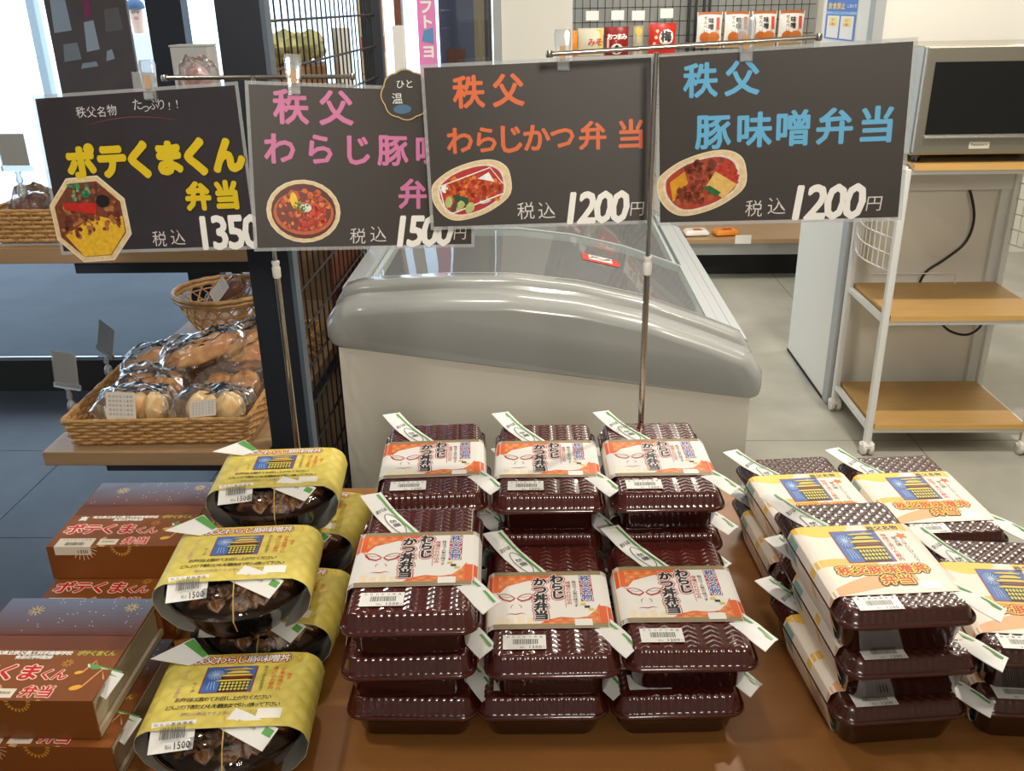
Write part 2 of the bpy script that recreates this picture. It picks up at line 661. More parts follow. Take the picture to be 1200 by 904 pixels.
def shrine(P, x0, y0, w, h, lvl, rays=True):
    """Printed picture: tiled hall with a star burst on blue."""
    X = lambda u: x0 + u * w
    Y = lambda v: y0 + v * h
    BL, LB, GO, DK, RD = S(70, 108, 178), S(176, 200, 232), S(226, 196, 84), S(60, 44, 30), S(170, 60, 40)
    P.rect(X(-0.03), Y(-0.03), X(1.03), Y(1.03), S(150, 60, 70), lvl)
    P.rect(X(0), Y(0), X(1), Y(1), BL, lvl + 1)
    for k in range(16):
        a = 2 * pi * k / 16
        P.line([(X(0.2) + 0.05 * w * cos(a), Y(0.7) + 0.05 * w * sin(a)), (X(0.2) + 0.17 * w * cos(a), Y(0.7) + 0.2 * h * sin(a))], 0.016 * w, LB, lvl + 2)
    P.ell(X(0.2), Y(0.7), 0.05 * w, 0.06 * h, LB, lvl + 2, n=10)
    for k in range(3):
        P.line([(X(0.12 + 0.05 * k), Y(0.42)), (X(0.12 + 0.07 * k), Y(0.1))], 0.012 * w, LB, lvl + 2)
    P.ell(X(0.76), Y(0.93), 0.07 * w, 0.05 * h, S(120, 160, 214), lvl + 2, n=10)
    P.poly([(X(0.34), Y(0.62)), (X(0.98), Y(0.62)), (X(0.94), Y(0.0)), (X(0.34), Y(0.0))], DK, lvl + 3)
    for u0, u1, v, vv, c in ((0.36, 0.92, 0.86, 0.94, GO), (0.42, 0.88, 0.72, 0.84, GO), (0.30, 0.98, 0.60, 0.70, GO), (0.40, 0.92, 0.52, 0.58, RD), (0.26, 1.0, 0.40, 0.49, GO)):
        e = 0.05
        P.poly([(X(u0 - e), Y(v + 0.03)), (X(u0), Y(v)), (X(u1), Y(v)), (X(min(u1 + e, 1)), Y(v + 0.03)), (X(u1 - 0.1), Y(vv)), (X(u0 + 0.1), Y(vv))], DK, lvl + 3)
        P.poly([(X(u0 - e * 0.7), Y(v + 0.03)), (X(u0 + 0.01), Y(v + 0.012)), (X(u1 - 0.01), Y(v + 0.012)), (X(min(u1 + e * 0.7, 0.99)), Y(v + 0.03)), (X(u1 - 0.11), Y(vv - 0.012)), (X(u0 + 0.11), Y(vv - 0.012))], c, lvl + 4)
    for r_, v in enumerate((0.28, 0.16, 0.04)):
        for k in range(8):
            P.ell(X(0.39 + 0.075 * k), Y(v + 0.05), 0.03 * w, 0.05 * h, GO if (k + r_) % 2 else S(210, 214, 90), lvl + 4, n=6)


# ------------------------------------------------------------------ lunch boxes
HX, HY = 0.0695, 0.1105


def sdf_rr(x, y, hx, hy, r):
    qx, qy = abs(x) - hx + r, abs(y) - hy + r
    return -(math.hypot(max(qx, 0), max(qy, 0)) + min(max(qx, qy), 0) - r)


def emboss_a(x, y):
    p = 0.0235
    u = (x / p + 0.5) % 1 - 0.5
    t = ((y + abs(u) * p * 0.75) / 0.0078) % 1
    e = max(0, 1 - (abs(u) / 0.36) ** 6)
    return 0.0014 * e * (t ** 1.6) * (1 if t < 0.86 else (1 - t) / 0.14)


def emboss_b(x, y):
    s_ = 0.0092
    a, b = (x + y) / (s_ * 1.414), (x - y) / (s_ * 1.414)
    ia, ib = math.floor(a), math.floor(b)
    fa, fb = a - ia, b - ib
    if (ia + ib) % 2:
        return 0.0015 * (1 - (2 * fa - 1) ** 4) * (0.55 + 0.45 * sin(pi * fb))
    return 0.0015 * (1 - (2 * fb - 1) ** 4) * (0.55 + 0.45 * sin(pi * fa))


def lid_mesh(zr, lh, emb):
    mb = MB()
    st = 0.00145
    nx, ny = int(2 * HX / st) + 1, int(2 * HY / st) + 1
    wi = 0.0085 if lh > 0.015 else 0.007
    idx = {}
    vs_ = []
    for j in range(ny + 1):
        for i in range(nx + 1):
            x, y = -HX + 2 * HX * i / nx, -HY + 2 * HY * j / ny
            d = sdf_rr(x, y, HX, HY, 0.018)
            if d < 0.0012:
                continue
            t = min(1, max(0, (d - 0.003) / wi))
            z = zr + 0.001 + lh * (t * t * (3 - 2 * t)) ** 0.8
            if 0.05 < t < 0.999:
                per = x if abs(x) / HX < abs(y) / HY else y
                z += (0.0009 if lh > 0.015 else 0.0004) * sin(per * 2 * pi / 0.0075) * sin(pi * t)
            if t >= 0.999:
                z += emb(x, y) * min(1, max(0, (d - 0.003 - wi) / 0.002))
            idx[i, j] = len(vs_)
            vs_.append((x, y, z))
    fs = []
    for j in range(ny):
        for i in range(nx):
            q = [(i, j), (i + 1, j), (i + 1, j + 1), (i, j + 1)]
            if all(k in idx for k in q):
                fs.append(tuple(idx[k] for k in q))
    mb.add(vs_, fs)
    prof = ((-0.0045, 0.0), (-0.003, 0.0012), (-0.001, 0.0022), (0.0, 0.0012), (0.0003, -0.001), (-0.0006, -0.0026), (-0.0022, -0.003))
    mb.loft([rrect(HX + a, HY + a, 0.018 + a, 8, zr + b) for a, b in prof], cap0=False, cap1=False)
    return mb


def base_mesh(zr):
    mb = MB()
    P_ = [(HX - 0.019, HY - 0.019, 0.012, 0.0), (HX - 0.014, HY - 0.014, 0.014, 0.0012), (HX - 0.0125, HY - 0.0125, 0.015, 0.004), (HX - 0.0065, HY - 0.0065, 0.016, zr - 0.005), (HX - 0.0045, HY - 0.0045, 0.016, zr - 0.0032), (HX - 0.001, HY - 0.001, 0.018, zr - 0.0032)]
    mb.loft([rrect(a, b, r, 6, z) for a, b, r, z in P_], cap1=False)
    return mb


def packet(parent, p0, p1, w, z0, z1, name='chopstick_packet', under=None):
    """Flat paper packet from p0 to p1 (plan), pinched ends, printed."""
    p0, p1 = Vector(p0), Vector(p1)
    d = (p1 - p0)
    L = d.length
    d.normalize()
    n = Vector((-d.y, d.x))
    N = 52

    def mp(u, v, h):   # u along 0..L, v across -.5..+.5
        t = u / L
        wob = 0.0022 * sin(9 * t + 2) * (1 if 0.2 < t < 0.8 else 1.6)
        lift = z0 + (z1 - z0) * t + 0.006 * (2 * t - 1) ** 4 - 0.006 * max(0, abs(2 * t - 1) - 0.75) * 4 * (1 if t > 0.5 else -0.4)
        bulge = 0.0022 * max(0, 1 - (2 * v) ** 2) * (1 if 0.06 < t < 0.94 else 0.15)
        q = p0 + d * u + n * (v * w + wob * 0.3)
        if under:
            e = min(1, max(0, (under[0] - q.y) / 0.01, (q.y - under[1]) / 0.01))
            return (q.x, q.y, (lift + bulge + wob * 0.35) * e + (under[2] - 0.0015 + 0.0002 * v) * (1 - e) + h)
        return (q.x, q.y, lift + bulge + wob * 0.35 + h)
    mb = MB()
    vs_, fs = [], []
    VV = (-0.5, -0.3, -0.1, 0.1, 0.3, 0.5)
    for i in range(N + 1):
        u = L * i / N
        for v in VV:
            uu = u + (0.5 + v) * 0.006 * (1 if i == 0 else (-1 if i == N else 0))
            vs_.append(mp(uu, v, 0))
    m = len(VV)
    for i in range(N):
        for j in range(m - 1):
            fs.append((i * m + j, (i + 1) * m + j, (i + 1) * m + j + 1, i * m + j + 1))
    k = len(vs_)
    vs2 = [(x, y, z - 0.0008) for x, y, z in vs_]
    mb.add(vs_ + vs2, fs + [tuple(a + k for a in f[::-1]) for f in fs])
    o = mb.build(name, M['white'], parent, smooth=True)
    P = Print()
    for i in range(16):
        P.rect(L * (0.03 + 0.94 * i / 16), 0.2, L * (0.03 + 0.94 * (i + 1) / 16), 0.33, S(88, 160, 74), 1)
    G = S(70, 70, 66)
    P2 = Print()
    P2.text('おはし', L * 0.14, 0, w * 0.3, G, 1, 0.01, rot=pi / 2)
    P2.line([(L * 0.26 + 0.022 * cos(a), -0.002 + w * 0.27 * sin(a)) for a in [2 * pi * k / 20 for k in range(21)]], 0.0009, G, 1)
    P2.text('お箸', L * 0.26, -0.002, w * 0.34, G, 1, 0.01, shear=0.3)
    P2.text('おはしはていねいに', L * 0.74, -w * 0.08, w * 0.16, S(120, 120, 116), 1)
    for x, y, l in P2.v:
        P.v.append((x, y / w, l))
    k = len(P.f)
    off = len(P.v) - len(P2.v)
    P.f += [tuple(i + off for i in f) for f in P2.f]
    P.c += P2.c
    P.build('packet_print', o, lambda x, y, h: mp(x, y, h + 0.0004))
    return o


def price_label(parent, cx, cy, z, w, h, name_txt, price, rot=0, mapf=None, curl=0):
    P = Print()
    P.rect(-w / 2, -h / 2, w / 2, h / 2, WH, 1)
    g = S(96, 94, 92)
    P.text(name_txt, 0, h * 0.36, h * 0.15, g, 2, 0.012, pitch=w * 0.9 / len(name_txt))
    r = random.Random(3)
    x = -w * 0.27
    while x < w * 0.3:
        b = r.choice((0.0004, 0.0007, 0.0011))
        P.rect(x, -h * 0.16, x + b, h * 0.2, g, 2)
        x += b + r.choice((0.0005, 0.0008))
    P.text(price[:-1], w * 0.24, -h * 0.35, h * 0.27, S(60, 58, 58), 2, 0.012, pitch=h * 0.155)
    P.text('円', w * 0.44, -h * 0.37, h * 0.12, g, 2)
    P.text('税込', -w * 0.05, -h * 0.37, h * 0.12, g, 2)
    c, s_ = cos(rot), sin(rot)

    def mp(x, y, hh):
        X, Y = cx + x * c - y * s_, cy + x * s_ + y * c
        return mapf(X, Y, hh + 0.0004) if mapf else (X, Y, z + hh)
    return P.build('price_label', parent, mp)


def band_path(hx, zt, zb, zr, hb):
    """Half profile of a paper band around a box: arc length from the middle of the top to a point and its side direction."""
    pts = [(0, zt), (hx - 0.012, zt), (hx - 0.006, zt - 0.0006), (hx - 0.001, zt - 0.004), (hx + 0.0018, zr + 0.002), (hx + 0.0015, zr - 0.004), (hb + 0.003, zb + 0.004), (hb - 0.002, zb + 0.0003)]
    L = [0]
    for a, b in zip(pts, pts[1:]):
        L.append(L[-1] + math.hypot(b[0] - a[0], b[1] - a[1]))

    def mp(u, y, h):
        s_ = 1 if u >= 0 else -1
        t = min(abs(u), L[-1])
        for k in range(len(pts) - 1):
            if t <= L[k + 1] + 1e-12:
                a, b = pts[k], pts[k + 1]
                f = (t - L[k]) / (L[k + 1] - L[k])
                x, z = a[0] + f * (b[0] - a[0]), a[1] + f * (b[1] - a[1])
                nx, nz = -(b[1] - a[1]), (b[0] - a[0])
                l = math.hypot(nx, nz)
                return (s_ * (x + nx / l * h), y, z + nz / l * h)
    return mp, L, pts


def band_mesh(mp, L, y0, y1, wave=0.0):
    mb = MB()
    us = sorted(set([-l for l in L] + L))
    fine = []
    for a, b in zip(us, us[1:]):
        k = max(1, int((b - a) / 0.012))
        fine += [a + (b - a) * i / k for i in range(k)]
    fine.append(us[-1])
    top = [[mp(u, y, h) for u in fine] for y, h in ((y0, 0), (y1, 0), (y1, -0.0005), (y0, -0.0005))]
    mb.loft([[top[k][i] for k in range(4)] for i in range(len(fine))])
    return mb


def sleeve_a(parent, zt, zr):
    y0, y1 = -0.058, 0.044
    mp, L, pts = band_path(HX - 0.002, zt, 0, zr, HX - 0.012)
    sl = band_mesh(mp, L, y0, y1).build('paper_sleeve', M['sleeveA'], parent, smooth=30)
    P = Print()
    KH, KD, OR, OL = S(168, 150, 110), S(104, 88, 58), S(228, 98, 32), S(250, 180, 110)
    e = 0.072
    for ya in (y0, y1 - 0.0075):
        P.rect(-e, ya, e, ya + 0.0075, KH, 1, nx=24)
        for k in range(72):
            x = -e + 2 * e * (k + 0.3) / 72
            for r_ in range(2):
                P.line([(x, ya + 0.0006 + 0.0035 * r_), (x + (0.0012 if r_ else -0.0012), ya + 0.0032 + 0.0035 * r_)], 0.0007, KD, 2)
    H = y1 - y0
    Y = lambda t: y1 - H * t
    X = lambda t: -0.058 + 0.116 * t
    pol = [(X(-0.06), Y(0.07)), (X(0.62), Y(0.07)), (X(0.5), Y(0.12)), (X(0.3), Y(0.17)), (X(0.1), Y(0.27)), (X(-0.06), Y(0.4))]
    pol = [(max(-0.0545, min(0.0545, px)), py) for px, py in pol]
    P.poly(pol, OR, 1)
    asanoha(P, pol, 0.0135, 2, OL)
    pol = [(X(0.4), Y(0.93)), (X(0.46), Y(0.87)), (X(0.6), Y(0.82)), (X(0.74), Y(0.84)), (X(0.84), Y(0.82)), (X(0.92), Y(0.72)), (X(1.06), Y(0.6)), (X(1.06), Y(0.93))]
    pol = [(max(-0.0545, min(0.0545, px)), py) for px, py in pol]
    P.poly(pol, OR, 1)
    asanoha(P, pol, 0.0135, 2, OL)
    P.rect(-0.067, Y(0.38), -0.0545, Y(0.07), OR, 1, nx=8)
    P.rect(0.0545, Y(0.93), 0.067, Y(0.64), OR, 1, nx=8)
    for k in range(4):
        P.rect(X(0.02 + 0.09 * k), Y(0.93), X(0.08 + 0.09 * k), Y(0.8 + 0.03 * (k % 2)), S(246, 226, 190), 1)
    P.rect(-e, Y(0.93), X(-0.07), Y(0.42), S(240, 206, 150), 1, nx=2)
    # painted kabuki make-up
    dr = S(178, 40, 28)
    for sx, cx in ((-1, X(0.11)), (1, X(0.27))):
        m = [(cx + sx * 0.0085 * cos(a) + sx * 0.001, Y(0.47) + 0.0055 * sin(a) + sx * 0.0 + 0.0025 * cos(a)) for a in [RAD(d) for d in range(0, 361, 20)]]
        P.line(m, 0.0012, dr, 2)
        P.line([(cx - sx * 0.009, Y(0.47) - 0.001), (cx - sx * 0.003, Y(0.52) - 0.002), (cx + sx * 0.005, Y(0.49) - 0.002), (cx + sx * 0.0125, Y(0.39) + 0.001)], 0.003, dr, 3, taper=True)
        P.line([(cx - sx * 0.006, Y(0.46)), (cx, Y(0.475)), (cx + sx * 0.006, Y(0.45))], 0.0005, K_, 3)
        P.line([(cx - sx * 0.006, Y(0.6)), (cx - sx * 0.0035, Y(0.63)), (cx - sx * 0.004, Y(0.66))], 0.0008, dr, 2)
    P.line([(X(0.1), Y(0.77)), (X(0.14), Y(0.755)), (X(0.19), Y(0.765)), (X(0.24), Y(0.745)), (X(0.28), Y(0.76))], 0.0016, dr, 2, taper=True)
    t1 = dict(bold=0.055, outline=[(0.19, S(200, 40, 30)), (0.12, S(250, 246, 240))])
    P.text('かつ丼弁当', X(0.42), Y(0.49), 0.0162, K_, 2, vert=True, pitch=0.0152, **t1)
    P.text('わらじ', X(0.585), Y(0.29), 0.0162, K_, 2, vert=True, pitch=0.0152, **t1)
    P.line([(X(0.655), Y(0.12)), (X(0.655), Y(0.66))], 0.0006, dr, 2)
    P.text('味噌だれ仕込み', X(0.69), Y(0.4), 0.0062, S(190, 50, 36), 2, 0.01, vert=True)
    P.text('秩父で人気の味です', X(0.75), Y(0.42), 0.0054, K_, 2, 0.005, vert=True)
    P.rect(X(0.8), Y(0.56), X(0.92), Y(0.08), RED, 1)
    P.text('秩父名物', X(0.86), Y(0.32), 0.0125, S(52, 70, 160), 3, vert=True, pitch=0.0118, bold=0.02, outline=[(0.09, WH)])
    for k in range(3):
        P.rect(X(0.79 + 0.035 * k), Y(0.63 + 0.045 * k), X(0.84 + 0.035 * k), Y(0.59 + 0.045 * k), S(220, 196, 60) if k != 1 else K_, 2)
    P.rect(X(0.72), Y(0.97), X(0.88), Y(0.86), WH, 4)
    P.build('sleeve_print', sl, mp, M['inkg'])
    return sl


def sleeve_b(parent, zt, zr):
    y0, y1 = -0.078, 0.05
    mp, L, pts = band_path(HX - 0.002, zt, 0, zr, HX - 0.012)
    sl = band_mesh(mp, L, y0, y1).build('paper_sleeve', M['sleeveB'], parent, smooth=30)
    P = Print()
    H = y1 - y0
    Y = lambda t: y1 - H * t
    X = lambda t: -0.058 + 0.116 * t
    ye, og, tan, teal = S(250, 206, 84), S(240, 160, 80), S(232, 172, 120), S(140, 176, 170)

    def swath(f, g, x0, x1, col, lvl, n=30):
        for i in range(n):
            a, b = x0 + (x1 - x0) * i / n, x0 + (x1 - x0) * (i + 1) / n
            P.tris([(a, Y(f(a))), (b, Y(f(b))), (b, Y(g(b))), (a, Y(g(a)))], [(0, 1, 2), (0, 2, 3)], col, lvl)
    fx = lambda x: (x + 0.058) / 0.116
    swath(lambda x: 0.0, lambda x: 0.05 + 0.13 * max(0, sin(pi * min(1, max(0, (fx(x) + 0.1) / 0.55)))), X(-0.1), X(0.45), ye, 1)
    swath(lambda x: 0.0, lambda x: 0.02 + 0.3 * max(0, fx(x) - 0.62), X(0.62), X(1.0), S(250, 190, 70), 1)
    swath(lambda x: 0.62 - 0.12 * sin(pi * min(1, max(0, fx(x) + 0.35))) , lambda x: 0.70 - 0.1 * sin(pi * min(1, max(0, fx(x) + 0.35))) , -0.098, X(0.5), S(240, 190, 90), 1)
    swath(lambda x: 0.78 + 0.5 * abs(fx(x) - 0.5) ** 1.5 * (1 if fx(x) < 0.5 else 0.1) - 0.06, lambda x: min(1, 0.84 + 0.16 * (1 - max(0, fx(x)) / 0.75)), -0.098, X(0.75), tan, 1)
    P.rect(-0.098, Y(0.22), -0.07, Y(0.03), teal, 2, nx=4)
    P.rect(0.066, Y(0.98), 0.09, Y(0.9), teal, 2, nx=3)
    shrine(P, X(0.26), Y(0.56), 0.048, 0.058, 2)
    P.rect(X(0.62), Y(0.11), X(0.94), Y(0.02), S(250, 214, 110), 2)
    P.text('秩父名物', X(0.78), Y(0.065), 0.0088, S(60, 50, 60), 3, 0.03)
    P.poly([(X(0.9) + 0.007 * (1 if k % 2 else 0.5) * cos(k * pi / 5), Y(0.2) + 0.007 * (1 if k % 2 else 0.5) * sin(k * pi / 5)) for k in range(10)], S(236, 110, 40), 3)
    P.text('味噌で漬けた豚肉', X(0.74), Y(0.36), 0.0066, S(196, 60, 50), 3, 0.0, vert=True)
    P.text('炭火焼', X(0.82), Y(0.28), 0.0066, K_, 3, 0.0, vert=True)
    P.text('ごはんにぴったり', X(0.88), Y(0.42), 0.0054, S(90, 70, 60), 3, 0.0, vert=True)
    t1 = dict(bold=0.024, outline=[(0.2, K_), (0.115, S(252, 210, 60))])
    P.text('秩父豚味噌丼', X(0.50), Y(0.68), 0.0158, S(206, 50, 24), 2, pitch=0.0158, **t1)
    P.text('弁当', X(0.56), Y(0.825), 0.0165, S(206, 50, 24), 6, pitch=0.017, **t1)
    P.rect(X(0.72), Y(0.96), X(0.9), Y(0.86), S(250, 246, 240), 2)
    P.build('sleeve_print', sl, mp, M['inkg'])
    return sl


def make_bento(kind):
    A = kind == 'A'
    zr, lh = (0.034, 0.0175) if A else (0.039, 0.0125)
    r = empty('lunch_box')
    base_mesh(zr).build('base', M['base'], r, smooth=40)
    lid_mesh(zr, lh, emboss_a if A else emboss_b).build('lid', M['brown'] if A else M['brownB'], r, smooth=60)
    zt = zr + 0.001 + lh + 0.0019
    (sleeve_a if A else sleeve_b)(r, zt, zr)
    price_label(r, -0.028, -0.0795 if A else -0.0915, zt - 0.0003, 0.044, 0.0225 if A else 0.021, 'わらじかつ弁当' if A else '秩父豚味噌弁当', '1200円', rot=0)
    if A:
        packet(r, (-0.066, 0.118), (0.084, -0.094), 0.025, zt + 0.001, zt - 0.003, under=(-0.056, 0.042, zt))
    else:
        packet(r, (-0.078, 0.112), (0.088, -0.116), 0.025, zt + 0.001, zt - 0.003, under=(-0.076, 0.048, zt))
    return r


T = 0.79
UP = 0.0555
KAT = 'brown lunch box, white kabuki-face sleeve, '
PORK = 'brown lunch box, cream shrine-picture sleeve, '
bA, bB = make_bento('A'), make_bento('B')
gA, gB = 'fried cutlet lunch boxes in brown plastic with white sleeves', 'miso pork lunch boxes in brown plastic with cream sleeves'
stacksA = [
    ('front stack beside the yellow bowls', [(-0.138, 0.838, 0), (-0.143, 0.834, 2.5), (-0.138, 0.832, 2.6)]),
    ('middle front stack', [(-0.006, 0.840, 1.4), (0.004, 0.837, 2)]),
    ('front stack beside bare wood gap', [(0.132, 0.844, 3.0), (0.1455, 0.849, 1.5)]),
    ('back stack beside the yellow bowls', [(-0.145, 1.066, 2), (-0.141, 1.068, 3), (-0.146, 1.065, 4.2)]),
    ('middle back stack', [(0.002, 1.066, 0), (0.0, 1.064, 1), (0.003, 1.064, 1.2)]),
    ('back stack at foot of pole', [(0.145, 1.070, 1), (0.147, 1.066, 2.5), (0.147, 1.068, 1.8)]),
]
stacksB = [
    ('three-high front stack right of wood gap', [(0.350, 0.835, 6.2), (0.355, 0.838, 4.7), (0.345, 0.842, 4.6)]),
    ('rear stack behind three-high one', [(0.346, 1.068, 4), (0.350, 1.066, 6)]),
    ('rear stack nearest the white cart', [(0.494, 1.068, 3), (0.492, 1.070, 4.5)]),
    ('two-high front stack at table corner', [(0.512, 0.842, -3), (0.513, 0.850, -4)]),
]
LV = {3: ('bottom', 'middle', 'top'), 2: ('bottom', 'top')}
first = True
for proto, pre, grp, st_ in ((bA, KAT, gA, stacksA), (bB, PORK, gB, stacksB)):
    first = True
    for nm, lv in st_:
        for k, (x, y, a) in enumerate(lv):
            lab = pre + LV[len(lv)][k] + ' of ' + nm
            pos = (x, y, T + 0.0005 + UP * k)
            if first:
                proto.location, proto.rotation_euler = pos, (0, 0, RAD(a))
                tag(proto, lab, 'lunch box', grp)
                first = False
            else:
                dup(proto, pos, RAD(a), label=lab, cat='lunch box', group=grp)


# ------------------------------------------------------------------ bowls in yellow sleeves
def make_bowl():
    r = empty('bowl_meal')
    RB, zr = 0.079, 0.046
    mb = MB()
    n = 96
    rings = []
    for rad, z in ((0.046, 0), (0.05, 0.0015), (0.056, 0.008), (0.066, 0.024), (0.073, 0.040), (0.0775, 0.0445), (RB, 0.0465)):
        rings.append([((rad - (0.0011 if 0.003 < z < 0.04 and k % 16 in (0, 1, 3) else 0)) * cos(2 * pi * k / n), (rad - (0.0011 if 0.003 < z < 0.04 and k % 16 in (0, 1, 3) else 0)) * sin(2 * pi * k / n), z) for k in range(n)])
    mb.loft(rings, cap1=False)
    mb.build('bowl', M['black'], r, smooth=True)
    mb = MB()
    mb.lathe([(0.0795, 0.0466), (0.0812, 0.0475), (0.0805, 0.050), (0.077, 0.051), (0.075, 0.054), (0.0715, 0.0585), (0.070, 0.0595), (0.066, 0.0655), (0.058, 0.0695), (0.045, 0.0718), (0.02, 0.0725), (0.001, 0.0727)], 96, cap0=False)
    mb.build('clear_lid', M['dome'], r, smooth=True)
    rr = random.Random(5)
    mb = MB()
    mb.lathe([(0.070, 0.036), (0.06, 0.041), (0.03, 0.044), (0.001, 0.0445)], 32, cap0=False)
    f = mb.build('filling_shade', M['filling_shade'], r, smooth=True)
    mb = MB()
    for k in range(90):
        x, y = rr.uniform(-0.055, 0.055), rr.uniform(-0.062, 0.045)
        if x * x + y * y > 0.0038:
            continue
        s_ = rr.uniform(0.007, 0.012)
        rings = []
        ph = rr.random() * 6
        zz = rr.uniform(-0.004, 0.004) * (1 - (x * x + y * y) / 0.004)
        for q in range(7):
            a = pi * q / 6
            rings.append([(x + s_ * sin(a) * (1 + 0.25 * sin(3 * t + ph)) * cos(t), y + s_ * sin(a) * (1 + 0.2 * cos(2 * t + ph)) * sin(t) * 0.8, 0.052 + zz + s_ * 0.4 * cos(a) + 0.004 * sin(2 * t + ph)) for t in [2 * pi * i / 12 for i in range(12)]])
        mb.loft(rings, cap0=False, cap1=False)
    mb.build('meat_topping', M['meat'], r, smooth=True)
    # sleeve: wide band over the rear two thirds
    pts = [(0, 0.0752), (0.05, 0.0752), (0.068, 0.0738), (0.077, 0.069), (0.082, 0.061), (0.0845, 0.048), (0.079, 0.028), (0.064, 0.008), (0.05, 0.001)]
    L = [0]
    for a, b in zip(pts, pts[1:]):
        L.append(L[-1] + math.hypot(b[0] - a[0], b[1] - a[1]))

    def mp(u, y, h):
        s_ = 1 if u >= 0 else -1
        t = min(abs(u), L[-1])
        for k in range(len(pts) - 1):
            if t <= L[k + 1] + 1e-12:
                a, b = pts[k], pts[k + 1]
                q = (t - L[k]) / (L[k + 1] - L[k])
                nx, nz = -(b[1] - a[1]), (b[0] - a[0])
                l = math.hypot(nx, nz)
                return (s_ * (a[0] + q * (b[0] - a[0]) + nx / l * h), y, a[1] + q * (b[1] - a[1]) + nz / l * h)
    mb = MB()
    y1 = 0.062
    fr = lambda u: -0.046 + 0.012 * max(0, abs(u) - 0.075) / 0.08
    N = 48
    us = [-L[-1] + 2 * L[-1] * i / N for i in range(N + 1)]
    outer = [[mp(u, y, 0) for y in (fr(u), fr(u) * 0.5, 0, 0.03, y1)] for u in us]
    inner = [[mp(u, y, -0.0006) for y in (fr(u), fr(u) * 0.5, 0, 0.03, y1)] for u in us]
    rings = [o_ + i_[::-1] for o_, i_ in zip(outer, inner)]
    m = 5
    vs_ = [p for r_ in rings for p in r_]
    n2 = 2 * m
    fo, fi = [], []
    for i in range(N):
        for j in range(n2):
            q = (i * n2 + j, i * n2 + (j + 1) % n2, (i + 1) * n2 + (j + 1) % n2, (i + 1) * n2 + j)
            (fo if j < m - 1 else fi).append(q)
    mb.add(vs_, fo)
    mb.m += [1] * len(fi)
    mb.f += fi
    sl = mb.build('paper_sleeve', [M['yellow'], M['inner']], r, smooth=60)
    P = Print()
    dk = S(120, 36, 20)
    P.poly([(-0.058, 0.046), (0.062, 0.046), (0.066, 0.052), (0.062, 0.059), (-0.058, 0.059), (-0.062, 0.052)], S(238, 168, 50), 1)
    P.rect(-0.05, 0.0455, 0.052, 0.0595, S(246, 188, 60), 2, nx=4)
    P.text('秩父わらじ豚味噌丼', 0.002, 0.0525, 0.0128, WH, 3, pitch=0.0112, bold=0.02, outline=[(0.1, S(150, 32, 20))])
    shrine(P, -0.03, 0.0035, 0.05, 0.037, 2)
    P.text('ジューシーな豚肉', -0.052, 0.018, 0.0052, S(200, 150, 170), 2, 0.0, vert=True, rot=-0.05)
    P.text('やくみ', -0.038, 0.012, 0.005, S(110, 96, 50), 2, vert=True)
    P.text('秩父の味を御家庭で', 0.030, 0.022, 0.0042, S(120, 100, 50), 2, vert=True)
    P.text('漬け込み豚肉', 0.040, 0.022, 0.0058, S(222, 116, 40), 2, 0.01, vert=True)
    P.text('甘辛味噌だれ', 0.048, 0.020, 0.0058, S(222, 116, 40), 2, 0.01, vert=True)
    P.text('焼き', 0.056, 0.024, 0.0052, S(222, 116, 40), 2, 0.01, vert=True)
    P.text('お弁当は温めてお召し上がりください', -0.004, -0.006, 0.0068, S(60, 52, 30), 2, 0.012, pitch=0.0056)
    P.text('どんぶり下部のひもを最後まで引っ張って下さい', -0.002, -0.0165, 0.0068, S(60, 52, 30), 2, 0.012, pitch=0.0051)
    P.text('弊社の商品です上手にお使い下さい', 0.0, -0.0265, 0.0055, S(150, 130, 140), 2, 0.0, pitch=0.005)
    P.rect(0.034, -0.036, 0.058, -0.022, S(250, 244, 232), 3, nx=3)
    P.build('sleeve_print', sl, mp, M['ink'])
    # label hanging over the front edge of the sleeve, bending down the lid
    lab = lambda x, y, h: (x, y, 0.0762 + h - (0.0 if y > -0.045 else 0.5 * (-0.045 - y) + 10 * (-0.045 - y) ** 2))
    price_label(r, -0.042, -0.05, 0, 0.042, 0.027, 'わらじ豚味噌丼', '1500円', rot=0.07, mapf=lab)
    P = Print()
    c0 = (0.03, -0.046)
    for i in range(8):
        x0_, x1_ = -0.026 + 0.052 * i / 8, -0.026 + 0.052 * (i + 1) / 8
        P.rect(x0_, -0.0125, x1_, 0.0125, WH, 1)
    P.rect(0.014, 0.001, 0.024, 0.009, S(96, 168, 82), 2)
    P.text('おはしご利用', -0.004, 0.002, 0.0035, S(90, 90, 90), 2)
    ca, sa = cos(-0.5), sin(-0.5)
    P.build('chopstick_packet', r, lambda x, y, h: (c0[0] + x * ca - y * sa, c0[1] + x * sa + y * ca, 0.0775 + h - 0.30 * max(0, -0.03 - (c0[1] + x * sa + y * ca))), label='white paper packet end with green mark')
    mb = MB()
    mb.tube([(-0.075, 0.072, 0.0745), (-0.062, 0.066, 0.0765), (-0.05, 0.058, 0.077)], 0.0005, 4)
    vs_ = [(-0.095, 0.055, 0.079), (-0.058, 0.086, 0.080), (-0.035, 0.058, 0.0765), (-0.052, 0.045, 0.0765)]
    mb = MB().add(vs_ + [(x, y, z - 0.0006) for x, y, z in vs_], [(0, 1, 2, 3), (7, 6, 5, 4), (0, 4, 5, 1), (1, 5, 6, 2), (2, 6, 7, 3), (3, 7, 4, 0)])
    mb.mi = 1
    mb.add([(-0.066, 0.0765, 0.0801), (-0.058, 0.0835, 0.0806), (-0.036, 0.060, 0.0773), (-0.041, 0.056, 0.0773)], [(0, 1, 2, 3)])
    mb.build('packet_tip', [M['white'], mat('green_stripe_ink', S(88, 160, 74), 0.5)], r, label='white chopstick packet end with green stripe')
    mb = MB()
